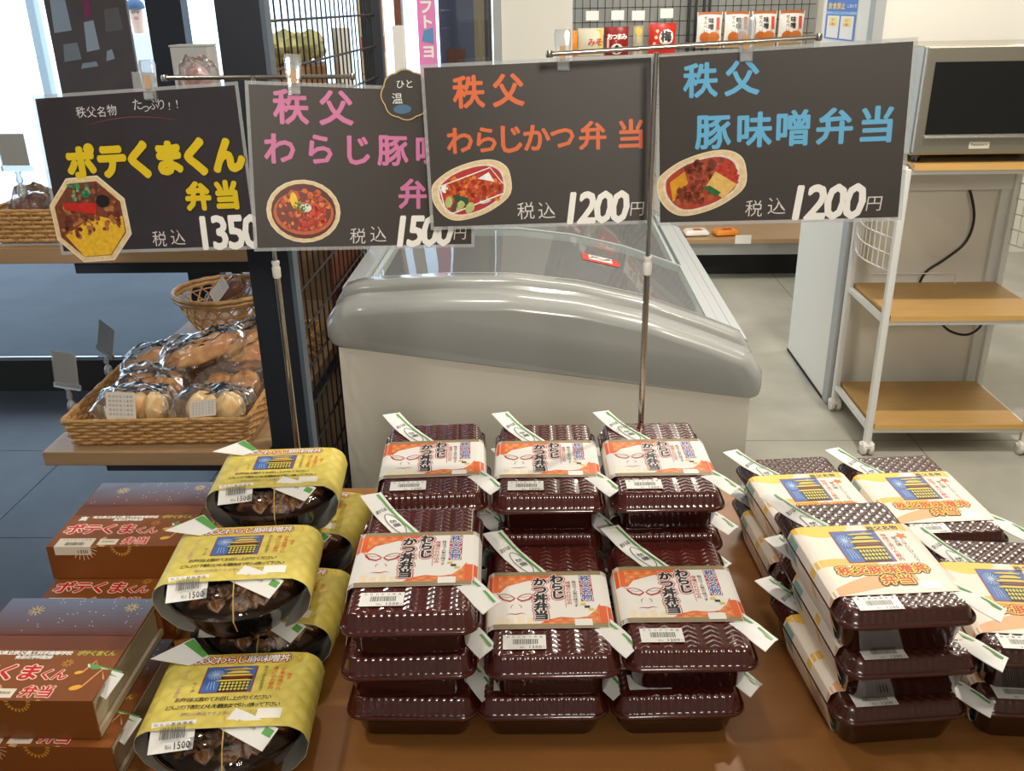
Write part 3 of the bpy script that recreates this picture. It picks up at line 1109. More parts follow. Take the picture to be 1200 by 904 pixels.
    mb.tube([(0.004, -0.03, 0.0765), (0.006, -0.045, 0.0735), (0.008, -0.062, 0.0675), (0.009, -0.072, 0.0585), (0.010, -0.0815, 0.0475), (0.0095, -0.077, 0.040), (0.009, -0.070, 0.027)], 0.0007, 6)
    mb.build('string', M['band'], r, smooth=True)
    return r


bowl = make_bowl()
bowls = [((-0.318, 0.716, 0), 4, 'single yellow-sleeved black bowl meal lowest in front, under overhang of another'),
         ((-0.322, 0.880, 0), -4, 'yellow-sleeved black bowl meal beneath the middle one of the bowl row'),
         ((-0.340, 0.848, 1), 5, 'yellow-sleeved black bowl meal on top of middle stack, clear lid over meat'),
         ((-0.333, 1.070, 0), -5, 'yellow-sleeved black bowl meal beneath the rearmost bowl by the sign pole'),
         ((-0.352, 1.050, 1), 5, 'rearmost yellow-sleeved black bowl meal, top of stack at foot of sign pole')]
for k, ((x, y, l), a, lab) in enumerate(bowls):
    pos = (x, y, T + 0.0005 + l * 0.0765)
    if k == 0:
        bowl.location, bowl.rotation_euler = pos, (0, 0, RAD(a))
        tag(bowl, lab, 'bowl meal', 'bowl meals in yellow sleeves')
    else:
        dup(bowl, pos, RAD(a), label=lab, cat='bowl meal', group='bowl meals in yellow sleeves')


# ------------------------------------------------------------------ brown cartons
def make_carton():
    r = empty('meal_carton')
    w, d, h = 0.168, 0.164, 0.0475
    mb = MB()
    t = 0.0012
    mb.box((0, 0, h - t), (w, d, h))
    mb.box((0, 0, 0), (w, d, t))
    mb.box((0, -0.0003, 0), (w, t, h))
    mb.box((0, d - t, 0), (w, d, h))
    mb.box((0, t, t), (t, d - t, h - t))
    sl = mb.build('sleeve', M['kbrown'], r)
    mb = MB()
    mb.box((0.004, 0.004, 0.002), (w - 0.006, d - 0.004, 0.004))
    mb.box((w - 0.007, 0.004, 0.002), (w - 0.005, d - 0.004, h - 0.006))
    mb.box((w - 0.012, 0.004, h - 0.008), (w - 0.001, d - 0.004, h - 0.006))
    mb.box((w - 0.004, 0.002, 0.001), (w, d - 0.002, 0.008))
    mb.build('tray', M['kraft'], r)
    P = Print()
    ns = 10
    for i in range(ns):
        f = i / (ns - 1)
        c = tuple(a + (b - a) * f for a, b in zip(S(98, 56, 44), S(112, 122, 146)))
        P.rect(0.001, d * (0.6 + 0.4 * i / ns), w - 0.001, d * (0.6 + 0.4 * (i + 1) / ns), c, 1)
    P.rect(0.001, d * 0.46, w - 0.001, d * 0.605, S(112, 60, 34), 1)
    rr = random.Random(2)
    for k in range(40):
        P.ell(rr.uniform(0.004, w - 0.004), rr.uniform(d * 0.64, d * 0.99), 0.0007, 0.0007, WH, 2, n=5)

    def burst(x, y, r0, r1, n, col, lvl=2, a0=0, a1=2 * pi, wd=0.0012):
        for k in range(n):
            a = a0 + (a1 - a0) * k / n
            P.line([(x + r0 * cos(a), y + r0 * sin(a)), (x + r1 * cos(a), y + r1 * sin(a))], wd, col, lvl)
    burst(0.04, d * 0.86, 0.002, 0.009, 10, S(214, 190, 120))
    burst(0.145, d * 0.9, 0.002, 0.008, 10, S(214, 190, 120))
    burst(0.118, d * 0.33, 0.002, 0.006, 9, S(214, 150, 60))
    P.text('高', 0.018, d * 0.405, 0.011, WH, 2, 0.05)
    P.text('埼玉県立秩父農工科学高等学校', 0.072, d * 0.425, 0.0066, WH, 2, 0.05, pitch=0.0062)
    P.text('食品化学科監修', 0.078, d * 0.385, 0.006, WH, 2, 0.05, pitch=0.0056)
    P.text('ポテくまくん', 0.141, d * 0.425, 0.0082, S(190, 200, 90), 2, 0.03, pitch=0.0066)
    ol = dict(outline=[(0.09, S(250, 220, 200))])
    P.text('ポテくま', 0.052, d * 0.245, 0.0245, S(206, 36, 30), 3, 0.035, pitch=0.0225, **ol)
    P.text('くん', 0.112, d * 0.225, 0.0165, S(206, 36, 30), 3, 0.03, pitch=0.014, **ol)
    P.text('弁当', 0.108, d * 0.075, 0.017, S(206, 36, 30), 3, 0.03, pitch=0.0165, **ol)
    for x, y, s_ in ((0.143, 0.018, 1.25), (0.136, 0.04, 0.85)):
        P.ell(x, y, 0.005 * s_, 0.003 * s_, S(240, 180, 60), 3, rot=0.3, n=12)
        P.line([(x + 0.004 * s_, y), (x + 0.012 * s_, y + 0.022 * s_), (x + 0.018 * s_, y + 0.010 * s_)], 0.002, S(226, 160, 110), 2)
    burst(0.105, 0.000, 0.008, 0.012, 7, S(230, 170, 60), a0=0, a1=pi)
    burst(0.05, 0.004, 0.016, 0.024, 12, S(246, 200, 150), a0=-0.2, a1=0.9)
    P.rect(0.062, 0.003, 0.086, 0.016, S(238, 226, 206), 3)
    P.text('消費期限', 0.074, 0.010, 0.0042, S(120, 110, 100), 4)
    P.build('top_print', sl, flat(h))
    P = Print()
    for k in range(11):
        a = pi * k / 10
        P.line([(0.045 - 0.011 * cos(a), h - 0.001 - 0.008 * sin(a)), (0.045 - 0.019 * cos(a), h - 0.001 - 0.019 * sin(a))], 0.0011, S(246, 200, 150), 1)
        P.line([(0.094 - 0.009 * cos(a), h - 0.001 - 0.009 * sin(a)), (0.094 - 0.013 * cos(a), h - 0.001 - 0.013 * sin(a))], 0.0018, S(234, 170, 60), 1)
    P.build('front_print', sl, upright(-0.0004))
    lab = lambda x, y, hh: (x, y, h + 0.0003 + hh) if y > 0 else (x, -0.0008 - hh, h + y)
    P = Print()
    g = S(90, 84, 76)
    P.rect(0.010, 0.0, 0.056, 0.018, S(238, 226, 206), 1)
    P.rect(0.010, -0.012, 0.056, 0.0, S(238, 226, 206), 1)
    rr = random.Random(4)
    x = 0.022
    while x < 0.046:
        P.rect(x, 0.002, x + 0.0006, 0.009, g, 2)
        x += rr.choice((0.0011, 0.0016, 0.002))
    P.text('ポテくまくん弁当', 0.033, 0.0145, 0.0036, g, 2, pitch=0.0048)
    P.text('1350', 0.045, -0.007, 0.0065, S(60, 56, 52), 2, 0.015, pitch=0.0035)
    P.build('price_label', r, lab)
    vs_ = [(w - 0.028, 0.052, h + 0.0015), (w + 0.014, 0.040, h - 0.001), (w + 0.004, 0.016, h - 0.012), (w - 0.016, 0.026, h - 0.007)]
    mb = MB().add(vs_ + [(x, y, z - 0.001) for x, y, z in vs_], [(0, 1, 2, 3), (7, 6, 5, 4), (0, 4, 5, 1), (1, 5, 6, 2), (2, 6, 7, 3), (3, 7, 4, 0)])
    mb.mi = 1
    mb.add([(w - 0.026, 0.0525, h + 0.0019), (w + 0.012, 0.0425, h - 0.0003), (w + 0.010, 0.0365, h - 0.0028), (w - 0.022, 0.0455, h)], [(0, 1, 2, 3)])
    mb.build('chopstick_packet', [M['white'], bpy.data.materials['green_stripe_ink']], r)
    return r


carton = make_carton()
cartons = [((-0.606, 0.682, 1), 0, 'brown printed meal carton nearest the camera, top of the front pair'),
           ((-0.592, 0.672, 0), 0, 'brown printed meal carton at the bottom of the front pair'),
           ((-0.622, 0.953, 1), 1, 'brown printed meal carton topping rear pair under the bread shelf'),
           ((-0.618, 0.895, 0), 0, 'brown printed meal carton at bottom of rear pair, shifted forward')]
for k, ((x, y, l), a, lab) in enumerate(cartons):
    pos = (x, y, T + 0.0005 + l * 0.0482)
    if k == 0:
        carton.location = pos
        tag(carton, lab, 'carton', 'brown printed meal cartons')
    else:
        dup(carton, pos, RAD(a), label=lab, cat='carton', group='brown printed meal cartons')

# ------------------------------------------------------------------ table
tb = empty('display_table', (-0.02, 0.92, 0), label='orange-brown wooden table carrying all the lunch boxes and sign poles', cat='table')
bevel(MB().box((-0.60, -0.36, T - 0.03), (0.598, 0.357, T)).build('tabletop', M['table'], tb), 0.003)
MB().box((-0.57, -0.33, T - 0.11), (0.565, 0.325, T - 0.0305)).build('apron', M['table'], tb)
for sx in (-0.56, 0.5):
    for sy in (-0.32, 0.265):
        MB().box((sx, sy, 0), (sx + 0.055, sy + 0.055, T - 0.1105)).build('leg', M['table'], tb)

# ------------------------------------------------------------------ signs
SW, SH = 0.303, 0.215


def sign(name, p, ang, lab, board):
    o = empty(name, p, label=lab, cat='sign', group='hand-lettered price signs')
    o.rotation_mode = 'QUATERNION'
    o.rotation_quaternion = (Matrix.Rotation(ang[0], 3, 'Z') @ Matrix.Rotation(ang[1], 3, 'X') @ Matrix.Rotation(ang[2], 3, 'Y')).to_quaternion()
    e = 0.0045
    MB().box((-SW / 2 + e, -0.0004, -SH / 2 + e), (SW / 2 - e, 0.0004, SH / 2 - e)).build('card', board, o)
    mb = MB()
    for a, b, c, d in ((-SW / 2, -SH / 2, SW / 2, -SH / 2 + e), (-SW / 2, SH / 2 - e, SW / 2, SH / 2), (-SW / 2, -SH / 2 + e, -SW / 2 + e, SH / 2 - e), (SW / 2 - e, -SH / 2 + e, SW / 2, SH / 2 - e)):
        mb.box((a, -0.0003, b), (c, 0.0003, d))
    mb.build('laminate_edge', M['lam'], o)
    return o


FX = lambda t: (t - 0.5) * SW
FY = lambda t: (0.5 - t) * SH


def clip(parent, x, z0=SH / 2, tip=0.0):
    """Clear plastic sign clip; body hangs from the bar over the sign's top edge."""
    mb = MB()
    mb.loft([rrect(0.0092, 0.004, 0.002, 3, z, 0, 0) for z in (0.004,)] + [rrect(0.011, 0.0045, 0.002, 3, 0.028), rrect(0.0095, 0.004, 0.002, 3, 0.034)])
    mb.loft([rrect(0.0082, 0.0036, 0.0015, 3, z) for z in (-0.016, -0.014, 0.0038)])
    mb.box((-0.0066, -0.0075, -0.0145), (0.0066, -0.0037, -0.006))
    c = mb.build('clip', M['clip'], parent, smooth=30, loc=(x, -0.001, z0))
    MB().box((-0.0035, -0.0046, -0.002), (0.0035, -0.0038, 0.014)).build('clip_sticker', M['tape'], c)
    return c


def price(P, txt, cx, cy, size, pitch, yen=True, tx=None, shear=0.14, sx=1.0):
    P.text(txt, cx, cy, size * 1.04, WH, 2, 0.03, pitch=pitch, shear=shear, sx=0.9)
    th = S(214, 208, 204)
    if yen:
        P.text('円', cx + pitch * 2.0 + 0.012, cy - 0.004, 0.021, th, 2, -0.004, shear=0.1)
    P.text('税込', tx, cy - 0.004, 0.024, th, 2, -0.004, pitch=0.028, jit=0.3)


def blobs(P, rnd, n, x0, y0, x1, y1, s0, s1, cols, lvl, test=None, asp=0.6):
    for k in range(n):
        x, y = rnd.uniform(x0, x1), rnd.uniform(y0, y1)
        if test and not test(x, y):
            continue
        s_ = rnd.uniform(s0, s1)
        P.ell(x, y, s_, s_ * rnd.uniform(asp, 1), rnd.choice(cols), lvl + (k % 3), rot=rnd.random() * 3, n=9, jit=0.5, rnd=rnd)


def tray_photo(o, x, z, rx, ry, rot, kind):
    """Cut-out food photo glued on the sign."""
    rn = random.Random(kind)
    P = Print()
    P.DZ = 0.0001
    C = S(222, 196, 148)
    out = [(1.0, 0.42), (0.86, 0.8), (0.55, 1.0), (0.1, 1.0), (-0.45, 0.82), (-0.9, 0.45), (-1.0, 0.1), (-0.98, -0.3), (-0.8, -0.75), (-0.5, -1.0), (0.0, -0.97), (0.5, -0.75), (0.95, -0.3)]
    out = curve(out, 4, True)
    if kind == 1:
        out = [(cos(a), sin(a)) for a in [RAD(22 + 45 * k) for k in range(8)]]
    if kind == 2:
        out = [(cos(a), sin(a)) for a in [RAD(15 * k) for k in range(24)]]
    sc = lambda pts, k: [(px * rx * k, py * ry * k) for px, py in pts]
    if kind in (3, 4):
        P.poly(sc(out, 1), C, 1)
        inn = sc(out, 0.88)
        P.poly(inn, S(226, 214, 200), 2)
        inn = sc(out, 0.82)
        T_ = lambda u, v: inside((u, v), inn)
        P.poly(inn, S(176, 30, 22) if kind == 3 else S(170, 56, 24), 3)
        if kind == 3:
            P.line([(-0.8 * rx, 0.3 * ry), (0.55 * rx, 0.74 * ry), (0.82 * rx, 0.1 * ry)], 0.0014, WH, 7)
            P.line([(-0.8 * rx, 0.3 * ry), (-0.74 * rx, -0.66 * ry), (-0.55 * rx, -0.74 * ry), (0.8 * rx, -0.26 * ry)], 0.0016, WH, 7)
            P.ell(-0.68 * rx, 0.2 * ry, 0.09 * rx, 0.16 * ry, WH, 4)
            P.poly([(0.2 * rx, 0.4 * ry), (0.5 * rx, 0.58 * ry), (0.62 * rx, 0.2 * ry)], WH, 8)
            P.ell(0.35 * rx, -0.4 * ry, 0.2 * rx, 0.12 * ry, S(214, 206, 214), 4, rot=0.3)
            blobs(P, rn, 150, -0.62 * rx, -0.3 * ry, 0.4 * rx, 0.5 * ry, 0.002, 0.0055, [S(196, 60, 14), S(178, 44, 10), S(212, 84, 20), S(226, 120, 34)], 4, T_)
            blobs(P, rn, 70, 0.2 * rx, -0.4 * ry, 0.76 * rx, 0.25 * ry, 0.002, 0.005, [S(196, 60, 14), S(184, 50, 12), S(226, 120, 34)], 4, T_)
            P.poly([(-0.5 * rx, -0.05 * ry), (-0.1 * rx, -0.25 * ry), (-0.15 * rx, -0.6 * ry), (-0.45 * rx, -0.45 * ry)], S(18, 70, 38), 8)
            for u, v, a in ((-0.62, -0.3, 1.1), (-0.35, -0.5, 0.7), (-0.1, -0.62, 0.9)):
                P.ell(u * rx, v * ry, 0.15 * rx, 0.075 * ry * 2, S(176, 186, 110), 9, rot=a, n=8, jit=0.3, rnd=rn)
            P.ell(-0.5 * rx, -0.52 * ry, 0.14 * rx, 0.1 * ry, S(84, 60, 52), 9, rot=0.9)
        else:
            P.poly([(-0.72 * rx, 0.2 * ry), (-0.35 * rx, 0.5 * ry), (-0.3 * rx, 0.1 * ry), (-0.7 * rx, -0.5 * ry)], S(214, 148, 18), 4)
            blobs(P, rn, 170, -0.6 * rx, -0.6 * ry, 0.6 * rx, 0.75 * ry, 0.002, 0.0055, [S(150, 62, 24), S(128, 46, 16), S(170, 84, 40), S(112, 38, 14)], 4, lambda u, v: T_(u, v) and u / rx - 0.35 * v / ry < 0.35 and not (u < -0.3 * rx and v > -0.1 * ry))
            blobs(P, rn, 70, 0.35 * rx, -0.2 * ry, 0.85 * rx, 0.55 * ry, 0.0015, 0.003, [S(190, 24, 14), S(166, 16, 8), S(208, 44, 24)], 6, T_, 0.3)
            P.poly([(0.1 * rx, -0.1 * ry), (0.35 * rx, 0.35 * ry), (0.8 * rx, -0.2 * ry), (0.45 * rx, -0.62 * ry)], S(220, 180, 96), 9)
            P.poly([(0.02 * rx, -0.12 * ry), (0.18 * rx, -0.1 * ry), (0.42 * rx, -0.4 * ry), (0.3 * rx, -0.52 * ry)], S(20, 96, 48), 10)
    elif kind == 2:
        P.poly(sc(out, 1), C, 1)
        P.poly(sc(out, 0.9), S(84, 26, 22), 2)
        P.ell(0, -0.05 * ry, 0.84 * rx, 0.72 * ry, S(196, 92, 44), 3)
        P.ell(0, 0.0 * ry, 0.76 * rx, 0.66 * ry, S(120, 44, 30), 4)
        tt = lambda u, v: (u / rx / 0.72) ** 2 + (v / ry / 0.72) ** 2 < 1
        blobs(P, rn, 90, -0.65 * rx, -0.6 * ry, 0.7 * rx, 0.8 * ry, 0.002, 0.005, [S(226, 126, 40), S(214, 104, 28), S(196, 80, 24)], 5, tt)
        blobs(P, rn, 60, -0.1 * rx, -0.6 * ry, 0.6 * rx, 0.2 * ry, 0.0015, 0.004, [S(196, 44, 18), S(214, 62, 26), S(180, 34, 14)], 7, tt)
        P.ell(-0.28 * rx, 0.35 * ry, 0.1 * rx, 0.26 * ry, S(236, 196, 36), 11, rot=0.2)
        P.ell(0.05 * rx, 0.12 * ry, 0.16 * rx, 0.14 * ry, S(220, 222, 206), 10)
        blobs(P, rn, 30, -0.3 * rx, -0.05 * ry, 0.1 * rx, 0.3 * ry, 0.0008, 0.0018, [S(56, 120, 44), S(36, 92, 34), S(120, 160, 80)], 10)
    else:
        P.poly(sc(out, 1), C, 1)
        inn = sc(out, 0.9)
        P.poly(inn, S(116, 62, 44), 2)
        T_ = lambda u, v: inside((u, v), inn)
        pol = [q for q in sc(out, 0.89) if q[1] < 0.1 * ry]
        P.poly([(-0.72 * rx, -0.3 * ry), (-0.35 * rx, -0.82 * ry), (0.33 * rx, -0.82 * ry), (0.8 * rx, -0.34 * ry), (0.82 * rx, 0.02 * ry), (0.5 * rx, -0.02 * ry), (0.1 * rx, 0.1 * ry), (-0.3 * rx, -0.12 * ry)], S(226, 178, 44), 3)
        tt = lambda u, v: inside((u, v), sc(out, 0.8)) and v > -0.42 * ry + 0.25 * u * ry / rx + 0.18 * ry * abs(sin(9 * u / rx))
        blobs(P, rn, 130, -0.8 * rx, -0.4 * ry, 0.8 * rx, 0.35 * ry, 0.002, 0.0055, [S(120, 62, 40), S(146, 80, 50), S(98, 44, 32), S(170, 110, 64)], 4, tt)
        blobs(P, rn, 60, -0.7 * rx, 0.3 * ry, 0.7 * rx, 0.85 * ry, 0.002, 0.005, [S(108, 62, 54), S(92, 50, 46), S(150, 92, 60)], 4, tt)
        P.poly([(-0.6 * rx, 0.42 * ry), (-0.58 * rx, 0.28 * ry), (0.2 * rx, 0.1 * ry), (0.24 * rx, 0.36 * ry)], S(190, 40, 30), 8)
        blobs(P, rn, 26, -0.36 * rx, 0.48 * ry, 0.12 * rx, 0.82 * ry, 0.002, 0.004, [S(40, 122, 80), S(56, 140, 90), S(120, 170, 120)], 9)
        P.ell(0.42 * rx, 0.38 * ry, 0.17 * rx, 0.14 * ry, S(30, 22, 26), 10)
    c_, s_ = cos(rot), sin(rot)
    ph = MB()
    pts = [(x + px * c_ - py * s_, z + px * s_ + py * c_) for px, py in sc(out, 1.03)]
    ph.loft([[(a, -0.0009, b) for a, b in pts], [(a, -0.0005, b) for a, b in pts]])
    card = ph.build('food_photo', M['tagcard'], o)
    P.build('photo_print', card, lambda u, v, h: (x + u * c_ - v * s_, -0.001 - h, z + u * s_ + v * c_), M['photo'])


BR = dict(bold=0.028)
# pork miso sign (blue)
s4 = sign('price_sign', (0.293, 1.175, 1.342), (RAD(-10.18), RAD(-0.68), RAD(-3.0)), 'black sign lettered in sky blue, food tray photo, white 1200 price', M['board'])
P = Print()
c = S(92, 172, 214)
P.text('秩父', FX(0.265), FY(0.16), 0.043, c, pitch=0.05, **BR)
for t, fx in zip('豚味噌弁当', (0.235, 0.40, 0.555, 0.715, 0.875)):
    P.ch(t, FX(fx), FY(0.45), 0.045, c, 2, 0.028)
PP = Print()
price(PP, '1200', FX(0.70), FY(0.875), 0.058, 0.0225, tx=FX(0.455))
P.build('title_lettering', s4, upright(-0.0006), M['inkg'])
PP.build('price_lettering', s4, upright(-0.0006), M['inkg'])
tray_photo(s4, FX(0.19), FY(0.75), 0.055, 0.037, 0.12, 4)
clip(s4, FX(0.36))
# katsu sign (orange)
s3 = sign('price_sign', (-0.006, 1.237, 1.328), (RAD(-2.5), RAD(-5.62), RAD(-1.72)), 'black sign lettered in orange, cutlet tray photo, white 1200 price', M['board'])
P = Print()
c = S(214, 98, 40)
P.text('秩父', FX(0.29), FY(0.17), 0.043, c, pitch=0.052, **BR)
for t, fx, sz in zip('わらじかつ弁当', (0.155, 0.27, 0.375, 0.49, 0.605, 0.735, 0.9), (0.038, 0.037, 0.04, 0.038, 0.036, 0.038, 0.039)):
    P.ch(t, FX(fx), FY(0.455), sz, c, 2, 0.028)
PP = Print()
price(PP, '1200', FX(0.745), FY(0.885), 0.056, 0.0215, tx=FX(0.48))
P.build('title_lettering', s3, upright(-0.0006), M['inkg'])
PP.build('price_lettering', s3, upright(-0.0006), M['inkg'])
tray_photo(s3, FX(0.195), FY(0.76), 0.053, 0.036, 0.1, 3)
clip(s3, FX(0.615))
# pink sign
s2 = sign('price_sign', (-0.238, 1.237, 1.30), (RAD(20.8), RAD(-7.84), RAD(4.38)), 'black sign lettered in pink, round bowl photo, half behind another sign', M['board'])
P = Print()
c = S(204, 112, 160)
P.text('秩父', FX(0.28), FY(0.14), 0.046, c, pitch=0.058, **BR)
for t, fx in zip('わらじ豚味噌', (0.13, 0.30, 0.46, 0.62, 0.79, 0.94)):
    P.ch(t, FX(fx), FY(0.385), 0.043, c, 2, 0.028)
P.text('弁当', FX(0.79), FY(0.655), 0.042, c, pitch=0.05, **BR)
PP = Print()
price(PP, '1500', FX(0.755), FY(0.885), 0.056, 0.0205, tx=FX(0.5))
P.build('title_lettering', s2, upright(-0.0006), M['inkg'])
PP.build('price_lettering', s2, upright(-0.0006), M['inkg'])
tray_photo(s2, FX(0.22), FY(0.76), 0.047, 0.04, -0.05, 2)
clip(s2, FX(0.2))
# yellow sign
s1 = sign('price_sign', (-0.537, 1.231, 1.300), (RAD(-9.4), RAD(-6.1), RAD(-3.3)), 'black sign lettered in yellow, octagonal meal photo, white 1350 price', M['board1'])
P = Print()
c = S(216, 186, 28)
P.text('秩父名物', FX(0.31), FY(0.115), 0.0155, S(210, 206, 210), 2, -0.002, jit=0.4, rot=0.03)
P.text('たっぷり!!', FX(0.61), FY(0.10), 0.0155, S(210, 206, 210), 2, -0.002, jit=0.4, pitch=0.0115)
P.line([(FX(0.22 + 0.05 * k), FY(0.22 - 0.055 * sin(pi * (k + 1) / 12))) for k in range(11)], 0.0007, S(150, 70, 60), 2, taper=True)
ol = dict(outline=[(0.095, S(16, 14, 16))])
for t, fx, sz in zip('ポテくまくん', (0.19, 0.345, 0.485, 0.625, 0.76, 0.91), (0.046, 0.046, 0.05, 0.046, 0.05, 0.047)):
    P.ch(t, FX(fx), FY(0.42), sz, c, 2, 0.072, **ol)
P.text('弁当', FX(0.81), FY(0.66), 0.038, c, 2, 0.06, pitch=0.042, **ol)
PP = Print()
price(PP, '1350', FX(0.86), FY(0.885), 0.06, 0.0235, yen=False, tx=FX(0.565), shear=0.02)
P.build('title_lettering', s1, upright(-0.0006), M['inkg'])
PP.build('price_lettering', s1, upright(-0.0006), M['inkg'])
tray_photo(s1, FX(0.185), FY(0.78), 0.062, 0.061, 0.05, 1)
clip(s1, FX(0.59))
# small cloud-shaped note
cl = empty('cloud_note', (-0.182, 1.262, 1.392), RAD(15), label='small brown cloud-shaped note with gold rim between pink and orange signs', cat='note')
pts = [(0.032 * (1 + 0.07 * abs(cos(4 * a))) * cos(a), 0.031 * (1 + 0.07 * abs(cos(4 * a))) * sin(a)) for a in [2 * pi * k / 64 for k in range(64)]]
MB().loft([[(x, 0.0, z) for x, z in pts], [(x, 0.0006, z) for x, z in pts]]).build('card', M['board'], cl)
P = Print()
P.line([(x * 0.97, y * 0.97) for x, y in pts] + [(pts[0][0] * 0.97, pts[0][1] * 0.97)], 0.0016, S(196, 170, 110), 1)
P.text('ひと', -0.001, 0.014, 0.012, WH, 1)
P.text('温', -0.012, -0.004, 0.015, WH, 1)
P.ell(-0.006, -0.018, 0.012, 0.006, S(70, 110, 140), 1)
P.build('lettering', cl, upright(-0.0003))

# ------------------------------------------------------------------ sign poles


def stand(x, y, top, collar, bx0, bx1, bz, lab):
    o = empty('sign_pole', (x, y, T), label=lab, cat='sign stand')
    mb = MB()
    mb.lathe([(0.001, 0.006), (0.022, 0.005), (0.028, 0.002), (0.028, 0.0005)], 32)
    mb.build('base_plate', M['steel'], o, smooth=True)
    MB().lathe([(0.0042, 0.005), (0.0042, collar - 0.012 - T)], 16).build('lower_tube', M['steel'], o, smooth=True)
    MB().lathe([(0.003, collar + 0.011 - T), (0.003, top - T), (0.001, top - T + 0.001)], 16).build('upper_tube', M['steel'], o, smooth=True)
    mb = MB()
    mb.lathe([(0.0046, collar - 0.014 - T), (0.0058, collar - 0.012 - T), (0.006, collar + 0.001 - T), (0.0045, collar + 0.004 - T), (0.0056, collar + 0.007 - T), (0.0056, collar + 0.0105 - T), (0.0035, collar + 0.0115 - T)], 20)
    mb.build('collar', M['wplastic'], o, smooth=40, label='white plastic height collar')
    mb = MB()
    mb.tube([(bx0 - x, 0.004, bz[0] - T), (bx1 - x, 0.004, bz[1] - T)], 0.003, 10)
    for xx, zz in ((bx0, bz[0]), (bx1, bz[1])):
        mb.lathe([(0.004, -0.004), (0.0048, 0), (0.004, 0.004)], 12, c=(xx - x, 0.004, zz - T))
    mb.build('crossbar', M['steel'], o, smooth=True)
    return o


stand(0.1365, 1.175, 1.444, 1.181, 0.008, 0.33, (1.444, 1.458), 'thin chrome pole with white collar standing behind back boxes')
stand(-0.379, 1.245, 1.42, 1.161, -0.498, -0.249, (1.4190, 1.417), 'thin chrome pole with white collar behind the rear bowl')

# ------------------------------------------------------------------ freezer
fz = empty('chest_freezer', (0, 2.04, 0), label='white chest freezer with grey rounded cap and sloping glass lids', cat='freezer')
ARC = [(-0.497, 0.876), (-0.44, 0.892), (-0.374, 0.895), (-0.233, 0.902), (-0.074, 0.900), (0.085, 0.880), (0.244, 0.842), (0.387, 0.790), (0.47, 0.756), (0.505, 0.742)]


def arc(x, dz=0.0):
    for a, b in zip(ARC, ARC[1:]):
        if x <= b[0]:
            break
    t = max(0, min(1.05, (x - a[0]) / (b[0] - a[0])))
    return a[1] + (b[1] - a[1]) * t + dz


def zl(x):   # lower edge of the grey cap
    return 0.762 - (x + 0.516) * 0.14


def cap_ring(x0, x1, ins, dz, y, n=40, low=0.0):
    out = []
    top = []
    for i in range(n + 1):
        x = x0 + ins + (x1 - x0 - 2 * ins) * i / n
        ed = min(x - x0 - ins, x1 - ins - x)
        rr_ = 0.035
        drop = (rr_ - math.sqrt(max(0, rr_ * rr_ - max(0, rr_ - ed) ** 2))) if ed < rr_ else 0
        top.append((x, y, arc(x, dz) - ins - drop))
    bot = [(x0 + ins + (x1 - x0 - 2 * ins) * (1 - i / 10), y, zl(x0 + ins + (x1 - x0 - 2 * ins) * (1 - i / 10)) + ins * 0.3 + low) for i in (0, 0.03, 0.08, 0.15, 0.25, 1, 2, 3, 4, 5, 6, 7, 8, 9, 9.75, 9.85, 9.92, 9.97, 10)]
    for q, (x, yy, zz) in enumerate(bot):
        ed = min(x - x0 - ins, x1 - ins - x)
        bot[q] = (x, yy, zz + (0.022 - math.sqrt(max(0, 0.022 ** 2 - max(0, 0.022 - ed) ** 2)) if ed < 0.022 else 0))
    return top + bot


mb = MB()
mb.loft([cap_ring(-0.516, 0.52, i_, -0.022, y_) for i_, y_ in ((0.03, -0.040), (0.016, -0.035), (0.006, -0.022), (0.001, -0.008), (0, 0.012), (0, 0.075))])
mb.build('front_cap', M['freezer_grey'], fz, smooth=50)
mb = MB()
mb.loft([cap_ring(-0.505, 0.507, i_, 0.0, y_, low=0.02) for i_, y_ in ((0.014, 0.045), (0.004, 0.052), (0, 0.066), (0, 0.105), (0.008, 0.115))])
mb.build('cap_ridge', M['freezer_grey'], fz, smooth=50)
mb = MB()
YE = 1.36
mb.loft([[(-0.488, -0.02, 0.06), (0.492, -0.02, 0.06), (0.492, -0.02, zl(0.492) + 0.02), (-0.488, -0.02, zl(-0.488) + 0.02)], [(-0.488, -0.012, 0.05), (0.492, -0.012, 0.05), (0.492, -0.012, zl(0.492) + 0.02), (-0.488, -0.012, zl(-0.488) + 0.02)],
         [(-0.488, YE, 0.05), (0.492, YE, 0.05), (0.492, YE, zl(0.492) + 0.02), (-0.488, YE, zl(-0.488) + 0.02)]], cap1=True)
mb.build('cabinet_body', M['freezer_white'], fz)
MB().box((-0.45, 0.03, 0.0), (0.45, YE - 0.03, 0.051)).build('plinth', M['dark'], fz)
for xg in (0.4362, 0.4702):
    MB().loft([[(xg, y, arc(xg) - 0.05), (xg + 0.0028, y, arc(xg) - 0.05), (xg + 0.0028, y, arc(xg) - 0.0165), (xg, y, arc(xg) - 0.0165)] for y in (0.113, YE)]).build('rail_groove_shade', M['dark'], fz)  # dark filler strip, paints the shade inside the groove
